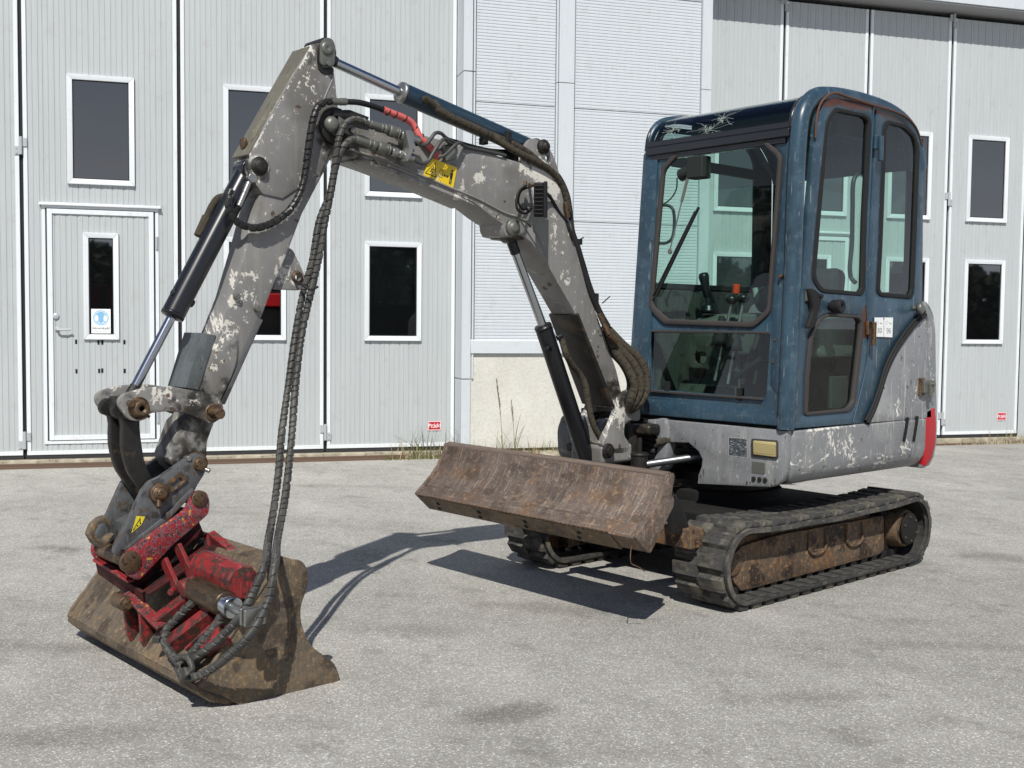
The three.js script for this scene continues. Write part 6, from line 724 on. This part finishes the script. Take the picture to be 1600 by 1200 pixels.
  const seat = (x) => x; add('seat', [ext(roundPoly([[0.02, 1.16], [0.04, 1.26], [-0.36, 1.22], [-0.4, 1.12]], 0.05), -0.48, -0.04, 0.03), ext(roundPoly([[-0.3, 1.18], [-0.36, 1.66], [-0.44, 1.7], [-0.5, 1.66], [-0.44, 1.16]], 0.05), -0.48, -0.04, 0.04)], PM.cabIn, Cb);
  add('seat_cover', [ext(roundPoly([[-0.29, 1.3], [-0.345, 1.6], [-0.36, 1.6], [-0.32, 1.3]], 0.005), -0.45, -0.07, 0.006)], PM.seatCloth, Cb);
  const T_jacket = smooth([[-0.24, 1.28], [-0.2, 1.4], [-0.26, 1.52], [-0.34, 1.5], [-0.36, 1.36], [-0.3, 1.27]], 4); add('green_cloth', ext(T_jacket, -0.6, -0.5, 0.03), std({ color: 0x5f8f3a, roughness: 0.9 }), Cb);
  add('lever_boot', [lathe([0.29,1.254,-0.197], V(...[0.29,1.254,-0.197]).add(V(-0.01, 0.16, 0)), [[0, 0], [0.05, 0], [0.04, 0.03], [0.044, 0.04], [0.03, 0.08], [0.033, 0.09], [0.014, 0.16], [0, 0.16]]), lathe([0.29,1.229,-0.287], V(...[0.29,1.229,-0.287]).add(V(-0.01, 0.15, 0)), [[0, 0], [0.05, 0], [0.04, 0.03], [0.044, 0.04], [0.03, 0.08], [0.014, 0.15], [0, 0.15]])], PM.matt, Cb);
  add('cable_loom', [pipe([[0.2,1.393,-0.398],[0.3,1.259,-0.433],[0.33,1.159,-0.409],[0.34,1.057,-0.387]], 0.014, 30), pipe([[0.2,1.326,-0.424],[0.32,1.194,-0.474],[0.35,1.061,-0.467]], 0.01, 30), pipe([[0.35,1.09,-0.352],[0.36,1.144,-0.44],[0.36,1.196,-0.526]], 0.016, 30)], PM.matt, Cb);
  add('rag', boxUV(ext(smooth([[-0.011,1.554],[-0.105,1.582],[-0.143,1.532],[-0.122,1.46],[-0.051,1.438],[-0.001,1.487]], 4), -0.24, -0.2, 0.01)), PM.cabTube, Cb);
  add('white_cup', rod([-0.02,1.572,-0.197], [-0.02,1.519,-0.207], 0.02), PM.crack, Cb);
  add('pedal_plate', [bar([0.36, 0.92, -0.02], [0.22, 1.06, 0.02], 0.17, 0.012, V(1, 1, 0)), bar([0.34, 0.91, -0.52], [0.24, 1.0, -0.52], 0.12, 0.012, V(1, 1, 0))], PM.cabPanel, Cb);
  add('front_bulkhead', extX([[0.052,1.306],[-0.28,1.304],[-0.287,1.029],[0.046,1.034]], 0.24, 0.25, 0.003, [circ(...[-0.032,1.19], 0.042), circ(...[-0.034,1.084], 0.042)]), PM.cabPanel, Cb);
  add('speaker_grille', box6(-0.18, -0.02, 0.93, 1.1, -0.69, -0.67, 0.004), PM.tubeGrey, Cb);
}
// ---------- weeds, gravel and stones along the wall ----------
{
  const wall = (u, n) => [WP[0] - 0.90451 * u + 0.42645 * n, WP[2] - 0.42645 * u - 0.90451 * n], rd = rng(41);
  const mGrass = std({ color: new THREE.Color().setRGB(0.12, 0.13, 0.035), roughness: 0.9, side: THREE.DoubleSide }), mDry = std({ color: new THREE.Color().setRGB(0.34, 0.27, 0.14), roughness: 0.9, side: THREE.DoubleSide });
  const blade = (x, y, z, h, lean, az, w) => { const p = [], n = 5, dx = Math.cos(az), dz = Math.sin(az); for (let i = 0; i < n; i++) { const f = (k) => { const t = k / n, r = lean * t * t * h; return [x + dx * r, y + h * (t - 0.25 * lean * t * t), z + dz * r, w * (1 - t) + 0.0003]; }, a = f(i), b = f(i + 1), o = (q, s) => [q[0] - dz * q[3] * s, q[1], q[2] + dx * q[3] * s]; p.push(...o(a, -1), ...o(a, 1), ...o(b, 1), ...o(a, -1), ...o(b, 1), ...o(b, -1)); } const g = new THREE.BufferGeometry(); g.setAttribute('position', new THREE.Float32BufferAttribute(p, 3)); g.computeVertexNormals(); return g; };
  const tuft = (u0, u1, n0, n1, count, h0, h1, dry) => { const a = []; for (let i = 0; i < count; i++) { const [x, z] = wall(mix(u0, u1, rd()), mix(n0, n1, rd())); a.push(blade(x, 0, z, mix(h0, h1, rd() ** 2), 0.1 + rd() * 0.9, rd() * 6.28, 0.003 + rd() * 0.003)); } return a; };
  for (const [mat, name, lab, list] of [[mGrass, 'green_grass', 'thin green weeds along the foot of the left gate and wall', [[-0.8, -0.2, 0.03, 0.18, 130, 0.06, 0.42], [-1.05, -0.55, 0.05, 0.2, 80, 0.02, 0.1], [-0.2, 1.0, 0.24, 0.4, 110, 0.05, 0.32], [5.95, 6.9, 0.02, 0.12, 90, 0.03, 0.2]]], [mDry, 'dry_grass', 'dry straw coloured grass along the foot of the wall', [[-0.95, -0.2, 0.02, 0.18, 100, 0.04, 0.28], [-0.1, 1.1, 0.24, 0.45, 240, 0.04, 0.25], [5.5, 7.2, 0.04, 0.13, 320, 0.02, 0.1], [6.1, 6.6, 0.02, 0.1, 40, 0.05, 0.22]]]]) { const m = add(name, list.flatMap((q) => tuft(...q)), mat); m.userData = { kind: 'stuff', label: lab, category: 'grass' }; }
  // two tall seeded grass stems
  for (const [px, lab, g0, tip, sd] of [[0, 'taller grass stem with a grey seed head before the pale plinth', [0.134,0.152], [0.064,0.795], 5], [1, 'shorter thin grass stem right of the taller one before the plinth', [0.261,0.15], [0.22,0.582], 3]]) {
    const n = 0.32, A = wall(g0[0], n), Bq = wall(tip[0], n), t = thing('tall_grass', lab, 'grass stem', [A[0], 0, A[1]]), top = V(Bq[0] - A[0], tip[1], Bq[1] - A[1]); const cv = (s) => V(top.x * s * s, top.y * s, top.z * s * s);
    add('stem', pipe([0, 0.25, 0.5, 0.75, 1].map(cv), 0.0028, 24, 6), mDry, t);
    const h = []; for (let i = 0; i < 70; i++) { const s = mix(sd > 4 ? 0.62 : 0.72, 1, i / 70), c = cv(s); h.push(blade(c.x, c.y, c.z, 0.035 + 0.02 * (1 - s), 0.35, rd() * 6.28, sd > 4 ? 0.004 : 0.0022)); } add('seed_head', h, std({ color: new THREE.Color().setRGB(0.16, 0.13, 0.085), roughness: 0.9, side: THREE.DoubleSide }), t);
    add('leaf', [0, 1, 2].map((i) => blade(0, 0.02, 0, 0.35 + i * 0.12, 0.55, i * 2.1 + px, 0.005)), mGrass, t);
  }
  const mound = []; for (let i = 0; i < 160; i++) { const [x, z] = wall(mix(-0.25, 1.3, rd()), mix(0.22, 0.5, rd())), g = new THREE.IcosahedronGeometry(0.008 + rd() * rd() * 0.03, 0); g.scale(1, 0.6, 1.2); g.rotateY(rd() * 6); g.translate(x, 0.006, z); mound.push(g); }
  const gm = add('gravel', mound, M.concrete); gm.userData = { kind: 'stuff', label: 'loose gravel along the foot of the pale plinth', category: 'gravel' };
  const [sx, sz] = wall(0.62, 0.36), sg = mergeVertices(new THREE.IcosahedronGeometry(0.09, 3)); sg.deleteAttribute('normal'); { const p = sg.attributes.position; for (let i = 0; i < p.count; i++) { const a = p.getX(i), b = p.getY(i), c = p.getZ(i), k = 0.8 + 0.35 * S(nMid, a * 900 + 5000, c * 900 + b * 700 + 5000); p.setXYZ(i, a * k * 1.5, b * k * 0.6, c * k); } } sg.computeVertexNormals(); sg.translate(sx, 0.03, sz);
  const st = add('stone', toCreasedNormals(sg.toNonIndexed(), 0.5), M.concrete); st.userData = { label: 'pale grey stone lying at the foot of the wall behind the dozer blade', category: 'stone' };
}
// ---------- behind the camera: the wood that the windows mirror ----------
{
  const rd = rng(91), leaf = new THREE.TetrahedronGeometry(0.34), n = 24000, m = new THREE.InstancedMesh(leaf, std({ color: new THREE.Color().setRGB(0.045, 0.06, 0.028), roughness: 0.9 }), n), o = new THREE.Object3D();
  for (let i = 0; i < n; i++) { const t = rd() * 130 - 65, k = Math.floor(t / 5), ct = k * 5 + 2.5, R = 3.0, top = 3.6 + 2.2 * Math.abs(Math.sin(k * 2.3 + (i % 3))), a = rd() * 6.28, s = Math.acos(1 - 2 * rd()), r = R * (0.75 + 0.25 * rd()); const u = ct + r * Math.sin(s) * Math.cos(a) * 1.2, h = Math.max(0.2, top * 0.5 + Math.cos(s) * top * 0.5 * (0.8 + 0.2 * rd())), d = 52 + (i % 3) * 3 + r * Math.sin(s) * Math.sin(a); o.position.set(-2.26 + 0.42645 * d + 0.90451 * u, h, 4.79 - 0.90451 * d + 0.42645 * u); o.rotation.set(rd() * 6, rd() * 6, rd() * 6); o.scale.setScalar(0.7 + rd() * 1.1); o.updateMatrix(); m.setMatrixAt(i, o.matrix); }
  m.name = 'distant_wood'; m.castShadow = m.receiveShadow = true; m.userData = { kind: 'stuff', label: 'row of green trees far across the yard, opposite the building', category: 'trees' }; scene.add(m);
}
{
  const skipRed = std({ color: 0x4a0f13, roughness: 0.6 });
  const c0 = WP, d = 15.5, u = -3.4, t = thing('waste_skip', 'red steel skip with black ribs standing across the yard, mirrored in the gate windows', 'skip', [c0[0] + 0.42645 * d - 0.90451 * u, 0, c0[2] - 0.90451 * d - 0.42645 * u], WT);
  add('side_wall', [ext([[-2.6, 0.75], [2.3, 0.75], [2.7, 2.1], [-3.0, 2.1]], -0.9, -0.86), ext([[-2.6, 0.75], [2.3, 0.75], [2.7, 2.1], [-3.0, 2.1]], 0.86, 0.9), box6(-2.6, 2.3, 0.72, 0.76, -0.88, 0.88)], skipRed, t);
  add('end_wall', [bar([-2.6, 0.75, 0], [-3.0, 2.1, 0], 1.76, 0.04, V(1, 0.3, 0)), bar([2.3, 0.75, 0], [2.7, 2.1, 0], 1.76, 0.04, V(1, -0.3, 0))], skipRed, t);
  for (let i = 0; i < 8; i++) add('rib', box6(-2.5 + i * 0.66, -2.4 + i * 0.66, 0.76, 2.05, -0.95, -0.9), PM.matt, t);
  add('skid_frame', [box6(-2.7, 2.4, 0.0, 0.2, -0.8, -0.6), box6(-2.7, 2.4, 0.0, 0.2, 0.6, 0.8), ...[-2, 0, 2].map((x) => box6(x - 0.1, x + 0.1, 0.2, 0.72, -0.8, 0.8))], PM.matt, t);
}
renderer.render(scene, camera);
